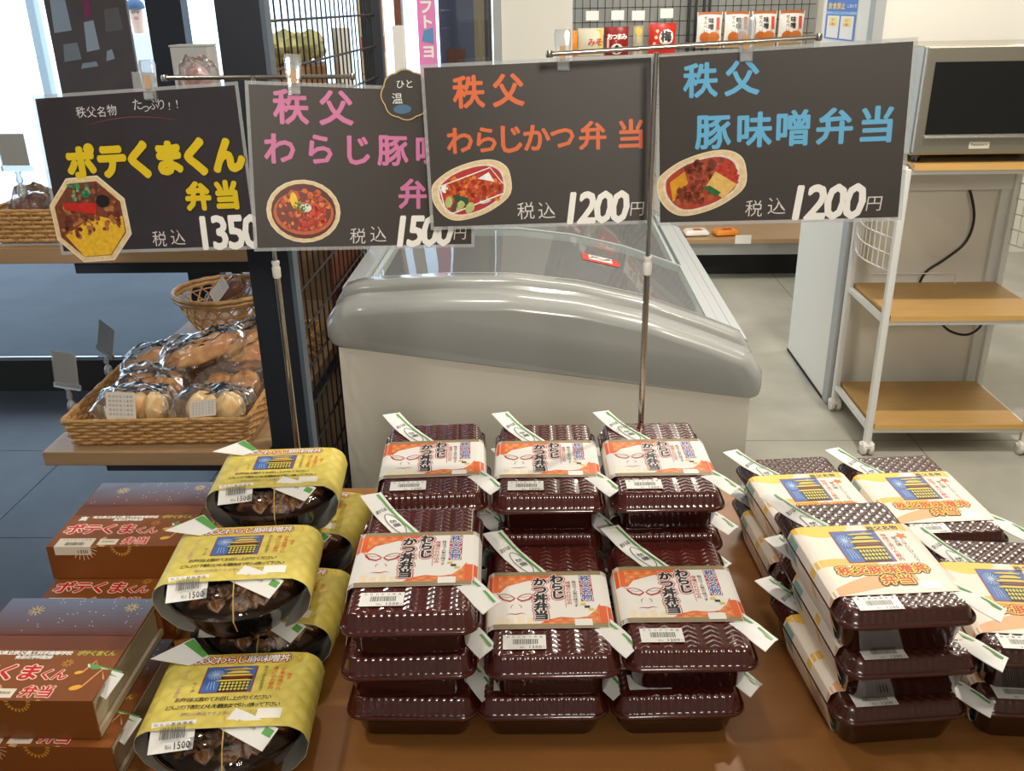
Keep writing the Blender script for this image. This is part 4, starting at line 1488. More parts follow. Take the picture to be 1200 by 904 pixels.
# inner tub above the body (walls of the opening)
mb = MB()
YS = 0.1
for x0, x1 in ((-0.487, -0.45), (0.44, 0.492)):
    mb.loft([[(x0, y, zl(x0) + 0.015), (x1, y, zl(x1) + 0.015), (x1, y, arc(x1) - 0.035), (x0, y, arc(x0) - 0.035)] for y in (YS, YE)])
mb.build('side_wall', M['freezer_white'], fz)
mb = MB()
mb.loft([[(-0.449, y, zl(-0.449) + 0.025), (0.439, y, zl(0.439) + 0.025), (0.439, y, zl(0.439) + 0.032), (-0.449, y, zl(-0.449) + 0.032)] for y in (YS + 0.01, YE - 0.01)])
mb.build('liner', M['liner'], fz)
mb = MB()
mb.loft([[(-0.449, y, zl(-0.449) + 0.03), (0.439, y, zl(0.439) + 0.03)] + [(0.439 - 0.888 * i / 20, y, arc(0.439 - 0.888 * i / 20) - 0.05) for i in range(21)] for y in (YE - 0.03, YE)])
mb.build('rear_wall', M['liner'], fz)
# side rails with grooves
for x0, x1, dz in ((-0.497, -0.448, -0.012), (0.412, 0.436, -0.010), (0.439, 0.470, -0.013), (0.473, 0.505, -0.02)):
    MB().loft([[(x0, y, arc(x0) + dz - 0.03), (x1, y, arc(x1) + dz - 0.03), (x1, y, arc(x1) + dz), (x0, y, arc(x0) + dz)] for y in (YS + 0.012, YE)]).build('side_rail', M['freezer_rail'], fz)
mb = MB()
mb.loft([[(x, y0_, arc(x) - 0.028), (x, y1_, arc(x) - 0.028), (x, y1_, arc(x) - 0.002), (x, y0_, arc(x) - 0.002)] for x in [-0.495 + 1.0 * i / 30 for i in range(31)] for y0_, y1_ in ((YE - 0.01, YE + 0.05),)])
mb.build('rear_cap', M['freezer_grey'], fz, smooth=50)


def glass_lid(y0_, y1_, dz, xl, xr):
    X_ = [xl + (xr - xl) * i / 28 for i in range(29)]
    gl = MB().loft([[(x, y0_, arc(x) + dz), (x, y1_, arc(x) + dz), (x, y1_, arc(x) + dz + 0.004), (x, y0_, arc(x) + dz + 0.004)] for x in X_]).build('glass_lid', M['glass'], fz, smooth=50)
    mb = MB()
    for ya in (y0_ - 0.012, y1_):
        mb.loft([[(x, ya, arc(x) + dz - 0.003), (x, ya + 0.012, arc(x) + dz - 0.003), (x, ya + 0.012, arc(x) + dz + 0.007), (x, ya, arc(x) + dz + 0.007)] for x in X_])
    for xa in (xl - 0.006, xr - 0.006):
        mb.loft([[(xa, y, arc(xa) + dz - 0.003), (xa + 0.012, y, arc(xa + 0.012) + dz - 0.003), (xa + 0.012, y, arc(xa + 0.012) + dz + 0.007), (xa, y, arc(xa) + dz + 0.007)] for y in (y0_ - 0.01, y1_ + 0.01)])
    mb.build('lid_frame', M['freezer_rail'], gl, smooth=50)
    return gl


glass_lid(0.14, 0.62, -0.016, -0.42, 0.41)
glass_lid(0.60, 1.32, -0.03, -0.44, 0.40)


def on_glass(x0, x1, y0_, y1_, dz, name, body):
    def mp(u, v, h):
        x = x0 + (x1 - x0) * u
        return (x, y0_ + (y1_ - y0_) * v, arc(x) + dz + h)
    P = Print()
    body(P)
    P.build(name, fz, mp)


def redst(P):
    P.rect(0, 0, 1, 1, S(214, 60, 44), 1, nx=6)
    P.rect(0.18, 0.3, 0.82, 0.95, WH, 2, nx=4)
    P.line([(0.2, 0.5), (0.45, 0.85), (0.55, 0.5), (0.8, 0.8)], 0.08, K_, 3)
    P.line([(0.25, 0.85), (0.5, 0.45), (0.75, 0.85)], 0.06, K_, 4)


on_glass(0.105, 0.205, 0.36, 0.43, -0.0105, 'red_sticker', redst)
on_glass(0.06, 0.16, 0.17, 0.195, -0.055, 'shelf_label', lambda P: P.rect(0, 0, 1, 1, S(190, 214, 60), 1, nx=4))


def whl(P):
    P.rect(0, 0, 1, 1, WH, 1, nx=4)
    P.rect(0, 0, 0.12, 1, S(190, 60, 50), 2)
    P.text('お', 0.4, 0.6, 0.3, K_, 2)
    P.rect(0.7, 0.1, 0.9, 0.3, K_, 2)


on_glass(0.30, 0.40, 0.125, 0.185, -0.033, 'price_strip', whl)
rr = random.Random(9)
for x, y, z, rz, m_, lab in ((0.09, 2.46, 0.72, 0.2, 'white', 'white frosted pack inside the freezer beneath the red sticker'), (0.22, 2.62, 0.70, -0.3, 'pink', 'pink frosted pack inside the freezer toward the low side rail')):
    o = empty('frozen_pack', (x, y, z - 0.008), rz, cat='frozen pack', label=lab)
    MB().loft([rrect(0.045 * a, 0.06 * a, 0.008, 3, z_) for a, z_ in ((0.8, 0.0), (1, 0.006), (1, 0.02), (0.75, 0.03))]).build('pouch', M[m_], o, smooth=40)

# ------------------------------------------------------------------ black partition (post and wire grid) beside the shelf
pt = empty('grid_partition', (-0.527, 1.70, 0), label='black steel post and wire grid panel between bread shelf and freezer', cat='partition')
MB().box((-0.042, -0.005, 0), (0.036, 0.04, 2.3)).build('post', M['navy'], pt)
MB().box((0.0362, -0.004, 0), (0.045, 0.03, 2.3)).build('post_edge', mat('blue_grey_edge', S(86, 98, 112), 0.4), pt)
MB().box((-0.02, 1.26, 0), (0.035, 1.30, 2.3)).build('post', M['navy'], pt)
mb = MB()
for k in range(24):
    y = 0.075 + 0.05 * k
    mb.tube([(0.012, y, 0.1), (0.012, y, 2.2)], 0.0022, 5)
wires = mb.build('upright_wires', M['grid'], pt, kind='stuff')
mb = MB()
z = 0.16
while z < 2.2:
    mb.tube([(0.016, 0.04, z), (0.016, 1.26, z)], 0.003, 5)
    z += 0.088
mb.build('cross_wires', M['grid'], pt, kind='stuff')
MB().box((0.0, 0.04, 0.40), (0.03, 1.26, 0.44)).build('rail', M['navy'], pt)

# ------------------------------------------------------------------ bread shelf
SX0, SX1 = -1.055, -0.575
sh = empty('bread_shelf', (0, 0, 0), label='light wood shelf unit with bread baskets on two levels', cat='shelf')
bevel(MB().box((SX0, 1.68, 0.618), (SX1, 2.74, 0.65)).build('board', M['shelfwood'], sh), 0.002)
MB().box((SX0 + 0.11, 1.72, 0.585), (SX1, 2.7, 0.6175)).build('bracket', M['metalshelf'], sh)
for y in (1.76, 1.9):
    MB().lathe([(0.008, 0), (0.008, 0.006), (0.004, 0.007)], 12, c=(-0.93, y, 0.577)).build('bolt', M['chrome'], sh)
bevel(MB().box((-1.5, 1.86, 1.008), (-0.585, 1.885, 1.043)).build('board', M['shelfwood'], sh), 0.002)
MB().box((-1.5, 1.8855, 1.015), (-0.585, 2.2, 1.043)).build('white_board', mat('pale_shelf_laminate', S(196, 206, 216), 0.25), sh, label='pale glossy shelf top')
MB().box((-1.02, 1.90, 0.975), (-0.60, 2.17, 1.0075)).build('bracket', M['metalshelf'], sh)
for x in (-1.02, -0.93):
    MB().lathe([(0.006, 0), (0.006, 0.005)], 12, c=(x, 1.885, 1.0025)).build('bolt', M['chrome'], sh)
MB().box((-0.90, 2.745, 0.02), (SX1, 2.77, 1.3)).build('back_panel', M['shelfwood'], sh)
MB().box((SX1 + 0.001, 2.35, 0.02), (SX1 + 0.012, 2.742, 0.93)).build('side_panel', M['tin'], sh)
MB().box((-0.98, 1.86, 1.30), (-0.63, 2.2, 1.324)).build('board', M['shelfwood'], sh)
for x, y in ((SX0 + 0.1, 2.68), (SX1 - 0.05, 2.68), (SX1 - 0.03, 1.76)):
    MB().box((x, y, 0), (x + 0.025, y + 0.025, 0.5845)).build('leg', M['navy'], sh)
    if y > 2:
        MB().box((x, y, 0.6505), (x + 0.025, y + 0.025, 1.36 if False else 1.2)).build('upright', M['navy'], sh)


def tray_basket(name, loc, rz, hx, hy, h, lab, rows=7):
    o = empty(name, loc, rz, label=lab, cat='basket')
    w = MB()
    per = rrect(hx, hy, 0.012, 3)
    path = []
    for a, b in zip(per, per[1:] + per[:1]):
        n = max(1, int(math.hypot(b[0] - a[0], b[1] - a[1]) / 0.0105))
        path += [(a[0] + (b[0] - a[0]) * i / n, a[1] + (b[1] - a[1]) * i / n) for i in range(n)]
    N = len(path)
    fl = lambda z: 1 + 0.10 * (z / h) * 0.6
    for r_ in range(rows):
        z = 0.006 + (h - 0.012) * r_ / (rows - 1)
        pts = []
        for i, (x, y) in enumerate(path):
            d = math.hypot(x, y)
            off = 0.0034 * cos(pi * i / 2 + pi * r_)
            pts.append((x * fl(z) * (1 + off / d), y * fl(z) * (1 + off / d), z))
        w.tube(pts, (h / rows) * 0.44, 5, closed=True)
    w.build('woven_strands', M['wicker'], o, smooth=True, kind='stuff')
    m2 = MB()
    for i in range(0, N, 2):
        x, y = path[i]
        m2.tube([(x, y, 0.001), (x * fl(h), y * fl(h), h)], 0.0022, 5)
    m2.build('stakes', M['wicker'], o, kind='stuff')
    m2 = MB()
    for q in range(2):
        m2.tube([(x * fl(h) * (1 + 0.012 * (q - 0.5)), y * fl(h) * (1 + 0.012 * (q - 0.5)), h + 0.001 * sin(i * 1.2 + q * pi)) for i, (x, y) in enumerate(path)], 0.0036, 6, closed=True)
    m2.build('rim', M['wicker'], o, smooth=True)
    MB().box((-hx + 0.004, -hy + 0.004, 0.0), (hx - 0.004, hy - 0.004, 0.006)).build('bottom', M['wicker'], o)
    return o


tray_basket('wicker_tray', (-0.822, 1.882, 0.651), RAD(2), 0.185, 0.165, 0.060, 'shallow rectangular wicker tray heaped with bagged bread on lower shelf')
tray_basket('wicker_tray', (-0.672, 2.20, 0.651), 0, 0.072, 0.10, 0.075, 'wicker tray partly hidden behind the bagged bread by the black post', 6)
tray_basket('wicker_basket', (-1.095, 1.985, 1.044), 0, 0.085, 0.085, 0.07, 'small wicker basket on the upper shelf left of yellow-lettered sign')

# open weave round basket
rb = empty('round_bamboo_basket', (-0.905, 2.46, 0.651), label='round open-weave bamboo basket holding a wrapped cake on lower shelf rear', cat='basket')
BRF = lambda z: 0.078 + 0.058 * (z / 0.115) ** 0.8
mb = MB()
for dr in (-1, 1):
    for k in range(22):
        a0 = 2 * pi * k / 22
        mb.tube([(BRF(0.115 * t / 8) * cos(a0 + dr * 0.85 * t / 8), BRF(0.115 * t / 8) * sin(a0 + dr * 0.85 * t / 8), 0.115 * t / 8 + 0.002) for t in range(9)], 0.0024, 4)
for z in (0.012, 0.04, 0.068, 0.095):
    mb.tube([(BRF(z) * cos(a), BRF(z) * sin(a), z) for a in [2 * pi * i / 40 for i in range(40)]], 0.0022, 4, closed=True)
mb.build('cane_lattice', M['bamboo'], rb, kind='stuff')
mb = MB()
for q in range(2):
    mb.tube([((BRF(0.115) + 0.002 * q) * cos(a), (BRF(0.115) + 0.002 * q) * sin(a), 0.108 + 0.012 * q + 0.001 * sin(20 * a)) for a in [2 * pi * i / 60 for i in range(60)]], 0.0065, 8, closed=True)
mb.build('rim', M['bamboo'], rb, smooth=True)
MB().lathe([(0.077, 0.0), (0.077, 0.004)], 32).build('bottom', M['bamboo'], rb)


def bread_blob(kind, sx, sy, sz, seed):
    rn = random.Random(seed)
    ph = [rn.random() * 6 for _ in range(4)]
    mb = MB()
    rings = []
    for q in range(13):
        b = pi * q / 12
        rg = []
        for i in range(24):
            a = 2 * pi * i / 24
            k = 1 + 0.07 * sin(3 * a + ph[0]) + 0.05 * sin(5 * a + 2 * b + ph[1])
            if kind == 'baguette':
                k *= 1 + 0.06 * sin(16 * cos(b))
            rg.append((sx * k * (cos(b) if kind == 'baguette' else sin(b) * cos(a)), sy * k * sin(b) * (cos(a) if kind == 'baguette' else sin(a)), sz * k * (sin(b) * sin(a) if kind == 'baguette' else cos(b))))
        rings.append(rg)
    mb.loft(rings, cap0=False, cap1=False)
    return mb


def bag_shell(hx, hy, hz, seed):
    rn = random.Random(seed)
    ph = [rn.random() * 6 for _ in range(8)]
    mb = MB()
    NX, NY = 26, 20
    for s_ in (1, -1):
        vs_, fs = [], []
        for j in range(NY + 1):
            for i in range(NX + 1):
                u, v = -1 + 2 * i / NX, -1 + 2 * j / NY
                e = (max(0, 1 - u ** 4) * max(0, 1 - v ** 4)) ** 0.5
                wr = 0.10 * sin(7 * u + 3 * v + ph[0]) + 0.08 * sin(11 * v - 5 * u + ph[1]) + 0.06 * sin(17 * u + 9 * v + ph[2]) + 0.05 * sin(23 * v + ph[3])
                z = hz * e * (1 + wr * 0.7) * s_ + hz * 0.10 * sin(9 * u + ph[4]) * (1 - e) + hz * 0.15 * sin(6 * v + ph[5]) * (1 - e)
                if s_ < 0:
                    z = max(z, -hz)
                vs_.append((hx * u * (1 + 0.03 * sin(8 * v + ph[6])), hy * v * (1 + 0.04 * sin(6 * u + ph[7])), z))
        for j in range(NY):
            for i in range(NX):
                a = j * (NX + 1) + i
                fs.append((a, a + 1, a + NX + 2, a + NX + 1))
        mb.add(vs_, fs)
    return mb


def bread_bag(loc, rot, size, kind, bmat, lab, label_at=None, name='bagged_bread', seed=1, n=1, cat='bread'):
    o = empty(name, loc, label=lab, cat=cat, group='bagged breads and cakes on the shelf')
    o.rotation_euler = [RAD(a) for a in rot]
    hx, hy, hz = size
    for k in range(n):
        f = 0.8 if n == 1 else 0.8 / n
        bread_blob(kind, hx * f, hy * 0.72, hz * 0.78, seed * 7 + k).build('bread', bmat, o, smooth=True, loc=((k - (n - 1) / 2) * hx * 1.5 / n, 0, -hz * 0.1))
    bag_shell(hx, hy, hz, seed).build('clear_bag', M['film'], o, smooth=True)
    if label_at:
        x, y, z, w, h, ang = label_at
        P = Print()
        P.rect(-w / 2, -h / 2, w / 2, h / 2, S(222, 214, 206), 1)
        for r_ in range(5):
            P.text('原材料名小麦粉', 0, h * (0.34 - 0.16 * r_), h * 0.1, S(110, 104, 104), 2, pitch=w * 0.12)
        P.build('ingredient_label', o, lambda a, b, q: (x + a * cos(ang) - b * sin(ang) * 0.0 + 0, y - q + (b * 0.15 if True else 0), z + b + a * sin(ang)))
    return o


# lower shelf tray: contents
LZ = 0.651 + 0.008
bread_bag((-0.885, 1.79, LZ + 0.048), (-10, 0, 3), (0.082, 0.055, 0.046), 'bun', M['bread2'], 'bagged golden buns at tray front corner with tall cream label', (-0.01, -0.064, 0.016, 0.062, 0.058, -0.05), seed=1, n=3)
bread_bag((-0.715, 1.79, LZ + 0.046), (-12, 0, -2), (0.082, 0.055, 0.046), 'bun', M['bread2'], 'bagged curved pale bun at tray front nearest the post', (0.0, -0.066, 0.010, 0.058, 0.034, 0.12), seed=2, n=2)
bread_bag((-0.90, 1.92, LZ + 0.044), (6, 4, 8), (0.08, 0.062, 0.042), 'bun', M['bread'], 'bagged bread behind the tall cream label, under price holder', None, seed=3, n=2)
bread_bag((-0.72, 1.92, LZ + 0.044), (8, -6, -6), (0.085, 0.06, 0.042), 'bun', M['bread'], 'bagged bread in tray middle nearest the black post', (0.02, -0.052, 0.02, 0.05, 0.02, 0.1), seed=4, n=2)
bread_bag((-0.905, 2.015, LZ + 0.075), (6, -10, 14), (0.10, 0.045, 0.040), 'baguette', M['bread'], 'long bagged loaf at tray rear under the bamboo basket', None, seed=5)
bread_bag((-0.80, 1.985, LZ + 0.105), (10, -16, 20), (0.105, 0.045, 0.036), 'baguette', M['bread'], 'sugar-browned long loaf in bag lying aslant on top', None, seed=6)
bread_bag((-0.70, 2.00, LZ + 0.10), (40, -20, 10), (0.085, 0.075, 0.030), 'bun', M['bread'], 'large crinkled clear bag standing up against the post', None, seed=8)
bread_bag((-0.885, 2.43, 0.765), (-38, -35, 12), (0.066, 0.042, 0.03), 'baguette', M['tin'], 'brown wrapped cake with slanted label inside bamboo basket', (0.0, -0.046, 0.0, 0.062, 0.044, 0.3), seed=9, cat='cake', name='wrapped_cake')
bread_bag((-1.12, 1.96, 1.11), (30, 0, 10), (0.04, 0.05, 0.04), 'bun', M['tin'], 'crinkled clear bag of sweets in the small upper basket', None, seed=10, cat='sweets', name='bagged_sweets')
bread_bag((-1.05, 1.97, 1.11), (40, 0, -10), (0.035, 0.045, 0.035), 'bun', M['bread'], 'bagged bun in upper basket partly behind the sign photo', None, seed=11)
bread_bag((-0.70, 1.93, 1.37), (30, 0, 0), (0.035, 0.03, 0.045), 'bun', M['pink'], 'bag of pink speckled sweets against the black post top', None, seed=12, cat='sweets', name='bagged_sweets')


def card_holder(loc, rz, tilt, lab, w=0.05, h=0.058, stem=True):
    o = empty('price_card_holder', loc, RAD(rz), label=lab, cat='price holder', group='clear clip price holders on the bread shelf')
    mtx = Matrix.Rotation(RAD(tilt), 4, 'Y')
    c = MB().box((-w / 2, -0.0006, 0.012), (w / 2, 0.0006, 0.012 + h), mtx).build('card', M['tagcard'], o)
    mb = MB()
    mb.box((-w / 2 - 0.004, -0.0035, 0.0), (w / 2 + 0.004, 0.0035, 0.011), mtx)
    mb.box((-w / 2 - 0.002, -0.0018, 0.011), (w / 2 + 0.002, -0.001, 0.014 + h), mtx)
    mb.build('jaw', M['clip'], o)
    if stem:
        mb = MB()
        mb.lathe([(0.003, -0.028), (0.007, -0.02), (0.004, -0.008), (0.007, -0.0005)], 12)
        mb.lathe([(0.004, -0.058), (0.010, -0.05), (0.009, -0.036), (0.004, -0.0285)], 12)
        mb.build('clip', M['clip'], o, smooth=True)
    return o


card_holder((-1.038, 1.80, 0.745), -8, 6, 'clear price holder with blank cream card clipped at tray corner', 0.054, 0.072)
card_holder((-1.055, 2.02, 0.742), -30, 22, 'tilted clear price holder behind the one at tray corner', 0.05, 0.072)
card_holder((-1.105, 1.91, 1.195), -4, 0, 'clear price holder with cream card over small upper basket', 0.06, 0.064)
card_holder((-0.80, 1.90, 1.325), 0, 2, 'cream price card peeking above yellow-lettered sign', 0.045, 0.05, stem=False)
ob = empty('grey_carton', (-0.745, 2.05, 1.325), 0, label='grey carton on top shelf showing above the yellow-lettered sign', cat='box')
bevel(MB().box((-0.04, -0.03, 0), (0.04, 0.03, 0.105)).build('carton', M['wallgrey'], ob), 0.002)
MB().box((-0.041, -0.031, 0.1055), (0.041, 0.031, 0.109)).build('lid', M['wallgrey'], ob)

# ------------------------------------------------------------------ microwave cart
CX0, CX1, CY0, CY1 = 1.145, 1.69, 2.95, 3.335
ct = empty('kitchen_cart', ((CX0 + CX1) / 2, (CY0 + CY1) / 2, 0), label='white wheeled cart with three light wood shelves', cat='cart')
hw, hd = (CX1 - CX0) / 2, (CY1 - CY0) / 2
for sx in (-1, 1):
    for sy in (-1, 1):
        px_, py_ = sx * hw, sy * hd
        MB().loft([rrect(0.0125, 0.0125, 0.006, 3, z, px_, py_) for z in (0.058, 1.0 if sy < 0 else 1.0)]).build('post', M['wmetal'], ct, smooth=30)
        cs = empty('caster', (px_, py_, 0))
        cs.parent = ct
        for q in (-1, 1):
            mb = MB()
            mb.lathe([(0.001, -0.009), (0.018, -0.009), (0.0245, -0.006), (0.0245, 0.006), (0.018, 0.009), (0.001, 0.009)], 24)
            mb.build('wheel', M['wplastic'], cs, smooth=40, loc=(0.012 * q, -0.006, 0.0247), rot=(0, pi / 2, 0))
        mb = MB()
        mb.loft([rrect(0.012, 0.012, 0.004, 3, z) for z in (0.03, 0.0575)])
        mb.lathe([(0.002, -0.005), (0.026, -0.005), (0.026, 0.004), (0.002, 0.004)], 20, c=(0, -0.004, 0.036))
        mb.build('fork', M['wplastic'], cs, smooth=40)
for z, nm in ((0.10, 'lower'), (0.50, 'mid'), (1.0, 'top')):
    e = 0.012
    b_ = MB().box((-hw + 0.014, -hd - (0.012 if z < 0.9 else 0.02), z), (hw - 0.014, hd - 0.002, z + 0.018)).build('shelf_board', M['cartwood'], ct)
    MB().box((-hw + 0.013, -hd - (0.0145 if z < 0.9 else 0.0225), z - 0.001), (hw - 0.013, -hd - (0.0125 if z < 0.9 else 0.0205), z + 0.0185)).build('front_edge', M['cartedge'], b_)
    mb = MB()
    for sx in (-1, 1):
        mb.box((sx * hw - 0.008, -hd + 0.0126, z - 0.012), (sx * hw + 0.008, hd - 0.0126, z + 0.006))
    mb.box((-hw + 0.0126, -hd - 0.008, z - 0.016), (hw - 0.0126, -hd + 0.006, z - 0.0015))
    mb.box((-hw + 0.0126, hd - 0.008, z - 0.016), (hw - 0.0126, hd + 0.006, z - 0.0015))
    mb.build('shelf_rail', M['wmetal'], ct)
for sx, zc in ((-1, 0.80), (1, 0.79)):
    mb = MB()
    bow = lambda t: sx * (-0.04 if sx < 0 else 0.03) * 0 + sx * 0.0
    for k in range(5):
        z = 0.665 + 0.055 * k
        mb.tube([(sx * (hw + 0.002 + 0.035 * sin(pi * i / 10)), -hd + 0.013 + (2 * hd - 0.026) * i / 10, z) for i in range(11)], 0.0026, 5)
    for k in range(12):
        t = (k + 0.5) / 12
        x = sx * (hw + 0.002 + 0.035 * sin(pi * t))
        mb.tube([(x, -hd + 2 * hd * t, 0.665), (x, -hd + 2 * hd * t, 0.885)], 0.0016, 5)
    mb.build('wire_basket', M['wmetal'], ct, smooth=True)
mb = MB()
mb.tube([(-0.2, hd - 0.03, 0.56), (0.09, hd - 0.03, 0.56), (0.10, hd - 0.03, 0.556), (0.10, hd - 0.03, 0.52)], 0.0025, 6)
mb.build('back_wire', M['wmetal'], ct, smooth=True)
MB().box((-hw + 0.013, hd - 0.002, 0.86), (hw - 0.013, hd + 0.008, 0.92)).build('back_bar', M['wmetal'], ct)

mw = empty('microwave_oven', ((CX0 + CX1) / 2 - 0.012, 3.13, 1.019), label='stainless steel microwave with dark glass door on the cart top', cat='microwave')
mb = MB()
mb.box((-0.255, -0.165, 0.022), (0.285, 0.175, 0.345))
bevel(mb.build('body', M['mwsteel'], mw), 0.004)
for x in (-0.22, 0.22):
    for y in (-0.13, 0.13):
        MB().lathe([(0.014, 0), (0.016, 0.0215)], 12, c=(x, y, 0)).build('foot', M['black'], mw)
d = bevel(MB().box((-0.252, -0.186, 0.030), (0.282, -0.1655, 0.343)).build('door', M['mwsteel'], mw), 0.003)
MB().box((-0.225, -0.1885, 0.088), (0.285, -0.1865, 0.300)).build('door_glass', M['mwglass'], d)
MB().tube([(-0.228, -0.193, 0.080), (0.20, -0.193, 0.080)], 0.0045, 8).build('handle_strip', M['chrome'], d, smooth=True)
P = Print()
P.rect(-0.085, 0.043, -0.022, 0.064, S(206, 200, 184), 1)
P.text('Panasonic', -0.053, 0.056, 0.0098, S(40, 38, 36), 2, 0.03, pitch=0.0056)
P.text('NE-1801', -0.053, 0.0475, 0.0035, S(120, 116, 104), 2) if False else None
P.build('brand_plate', d, upright(-0.187))

cb = tag(MB().tube(curve([(1.49, 3.352, 1.0), (1.50, 3.36, 0.92), (1.545, 3.36, 0.84), (1.572, 3.36, 0.745), (1.555, 3.36, 0.66), (1.49, 3.355, 0.60), (1.425, 3.352, 0.55), (1.40, 3.352, 0.48), (1.37, 3.345, 0.47)]), 0.0052, 8).build('power_cable', M['rubber'], smooth=True), 'black power cable hanging in a bow behind the cart', 'cable')
o = empty('extension_cord', (1.33, 3.10, 0.455), label='black plug and looped cord hanging beneath the middle cart shelf', cat='cord')
bevel(MB().box((-0.03, -0.02, 0.0), (0.03, 0.02, 0.03)).build('plug', M['rubber'], o), 0.005)
MB().tube(curve([(0.03, 0, 0.015), (0.06, 0, -0.01), (0.11, 0, -0.05), (0.17, 0, -0.062), (0.21, 0, -0.03), (0.20, 0, 0.02), (0.185, 0, 0.031)]), 0.0045, 8).build('cord', M['rubber'], o, smooth=True)

# ------------------------------------------------------------------ room
def struct(name, mb, m, parent=None, **k):
    o = mb.build(name, m, parent)
    o['kind'] = 'structure'
    return o


struct('floor', MB().box((-0.55, -3, -0.1), (5, 7.5, 0)), M['floor'])
fl = struct('floor_dark', MB().box((-5, -3, -0.1), (-0.551, 3.58, -0.004)), M['dark'])
k = 0
tile_me = None
for i in range(8):
    for j in range(9):
        x1 = -0.552 - i * 0.6
        y1 = 3.578 - j * 0.6
        if tile_me is None:
            t_ = MB().box((-0.5975, -0.5975, -0.0039), (0, 0, 0)).build('tile', M['tile'], fl, loc=(x1, y1, 0))
            tile_me = t_.data
        else:
            t_ = bpy.data.objects.new('tile', tile_me)
            COL.objects.link(t_)
            t_.parent = fl
            t_.location = (x1, y1, 0)
struct('floor_joint', MB().box((1.35, -1, 0.0), (1.356, 6, 0.0008)).box((-0.54, 3.05, 0.0), (5, 3.054, 0.0006)), mat('floor_joint_grout', S(140, 138, 128), 0.8), None)
struct('ceiling', MB().box((-5, -3, 2.7), (5, 7.5, 2.8)), M['ceil'])
struct('wall_front', MB().box((-5, -3.1, 0), (5, -3, 2.7)), M['wall'])
struct('wall_right', MB().box((4.6, -3, 0), (4.7, 7.5, 2.7)), M['wall'])
struct('wall_back', MB().box((-0.17, 5.75, 0), (4.6, 5.85, 2.7)), M['wall'])
struct('wall_left', MB().box((-4.6, -3, 0), (-4.5, 2.2, 2.7)), M['wall'])
struct('column', MB().box((-0.165, 3.9, 0), (0.118, 4.3, 2.7)), M['wall'])
struct('trim_1', MB().box((-0.197, 3.88, 0), (-0.166, 3.95, 2.7)), M['wallgrey'])
# partition wall by the cart
pw = struct('wall_partition', MB().box((1.128, 3.40, 0.006), (1.70, 4.0, 2.7)), M['wall'])
struct('trim_2', MB().box((1.1255, 3.375, 0.006), (1.16, 3.3995, 2.7)), M['wallgrey'])
struct('trim_3', MB().box((1.1262, 3.4, 0.006), (1.1278, 3.435, 2.7)), M['wallgrey'])
struct('trim_4', MB().box((1.66, 3.375, 0.006), (1.70, 3.3995, 2.7)), M['wmetal'])
struct('baseboard_left', MB().box((1.1245, 3.435, 0.0), (1.1279, 4.0, 0.012)), M['dark'])
# poster on partition side
po = empty('poster', (1.1272, 3.76, 1.56), label='blue and white printed notice on the white partition side', cat='poster')
MB().box((-0.0009, -0.19, -0.205), (-0.0001, 0.19, 0.28)).build('sheet', M['white'], po)
P = Print()
P.rect(-0.19, -0.205, 0.19, 0.76, S(60, 120, 200), 1)
P.rect(-0.19, -0.025, 0.19, -0.005, S(150, 190, 226), 2)
P.text('飲食禁止', -0.06, 0.035, 0.05, YEL, 2, 0.03, pitch=0.055)
P.text('しないで', 0.125, 0.035, 0.028, WH, 2, 0.03)
P.text('ご協力をお願いいたします', 0.0, -0.012, 0.02, S(60, 100, 170), 3)
P.rect(-0.165, -0.195, -0.01, -0.035, WH, 2)
P.rect(0.01, -0.195, 0.165, -0.035, WH, 2)
for x in (-0.0875, 0.0875):
    P.rect(x - 0.05, -0.11, x + 0.05, -0.045, S(246, 226, 140), 3)
    P.text('ポイ', x, -0.065, 0.022, K_, 4)
    P.text('お願い', x, -0.095, 0.022, S(220, 90, 40), 4, 0.02)
P.build('poster_print', po, lambda x, y, h: (-0.001 - h, -x, -0.205 + (y + 0.205) * 0.5))

# ------------------------------------------------------------------ shop window
def frame(name, x0, x1, y0, y1, z0, z1, m, **k):
    return struct(name, MB().box((x0, y0, z0), (x1, y1, z1)), m)


YW = 3.58
wn = frame('window_1', -4.5, -0.2, YW - 0.03, YW + 0.019, 0.0, 0.14, M['dark'])
for x0, x1, m in ((-1.45, -1.318, M['navy']), (-3.1, -2.98, M['navy']), (-0.54, -0.515, M['wmetal'])):
    o = MB().box((x0, YW - 0.02, 0.1405), (x1, YW + 0.05, 2.5)).build('window_frame', m, wn)
o = MB().box((-4.5, YW - 0.02, 2.5005), (-0.2, YW + 0.05, 2.7)).build('window_header', M['navy'], wn)
o = MB().box((-4.5, YW + 0.012, 0.1405), (-0.2, YW + 0.018, 2.5)).build('window_pane', M['pane'], wn)
struct('ground', MB().box((-14, 3.64, -0.1), (-0.2, 6.2, -0.002)), M['pave'])
struct('ground_street', MB().box((-20, 6.2, -0.1), (0.0, 30, -0.003)), M['bright'])
for i_, (x0, x1) in enumerate(((-3.72, -3.66), (-3.52, -3.47), (-3.44, -3.40))):
    struct('exterior_post', MB().box((x0, 7.0, -0.002), (x1, 7.08, 3.0)), M['freezer_rail'])
struct('exterior_canopy', MB().box((-14, 3.64, 2.75), (-0.2, 5.2, 2.85)), M['ceil'])

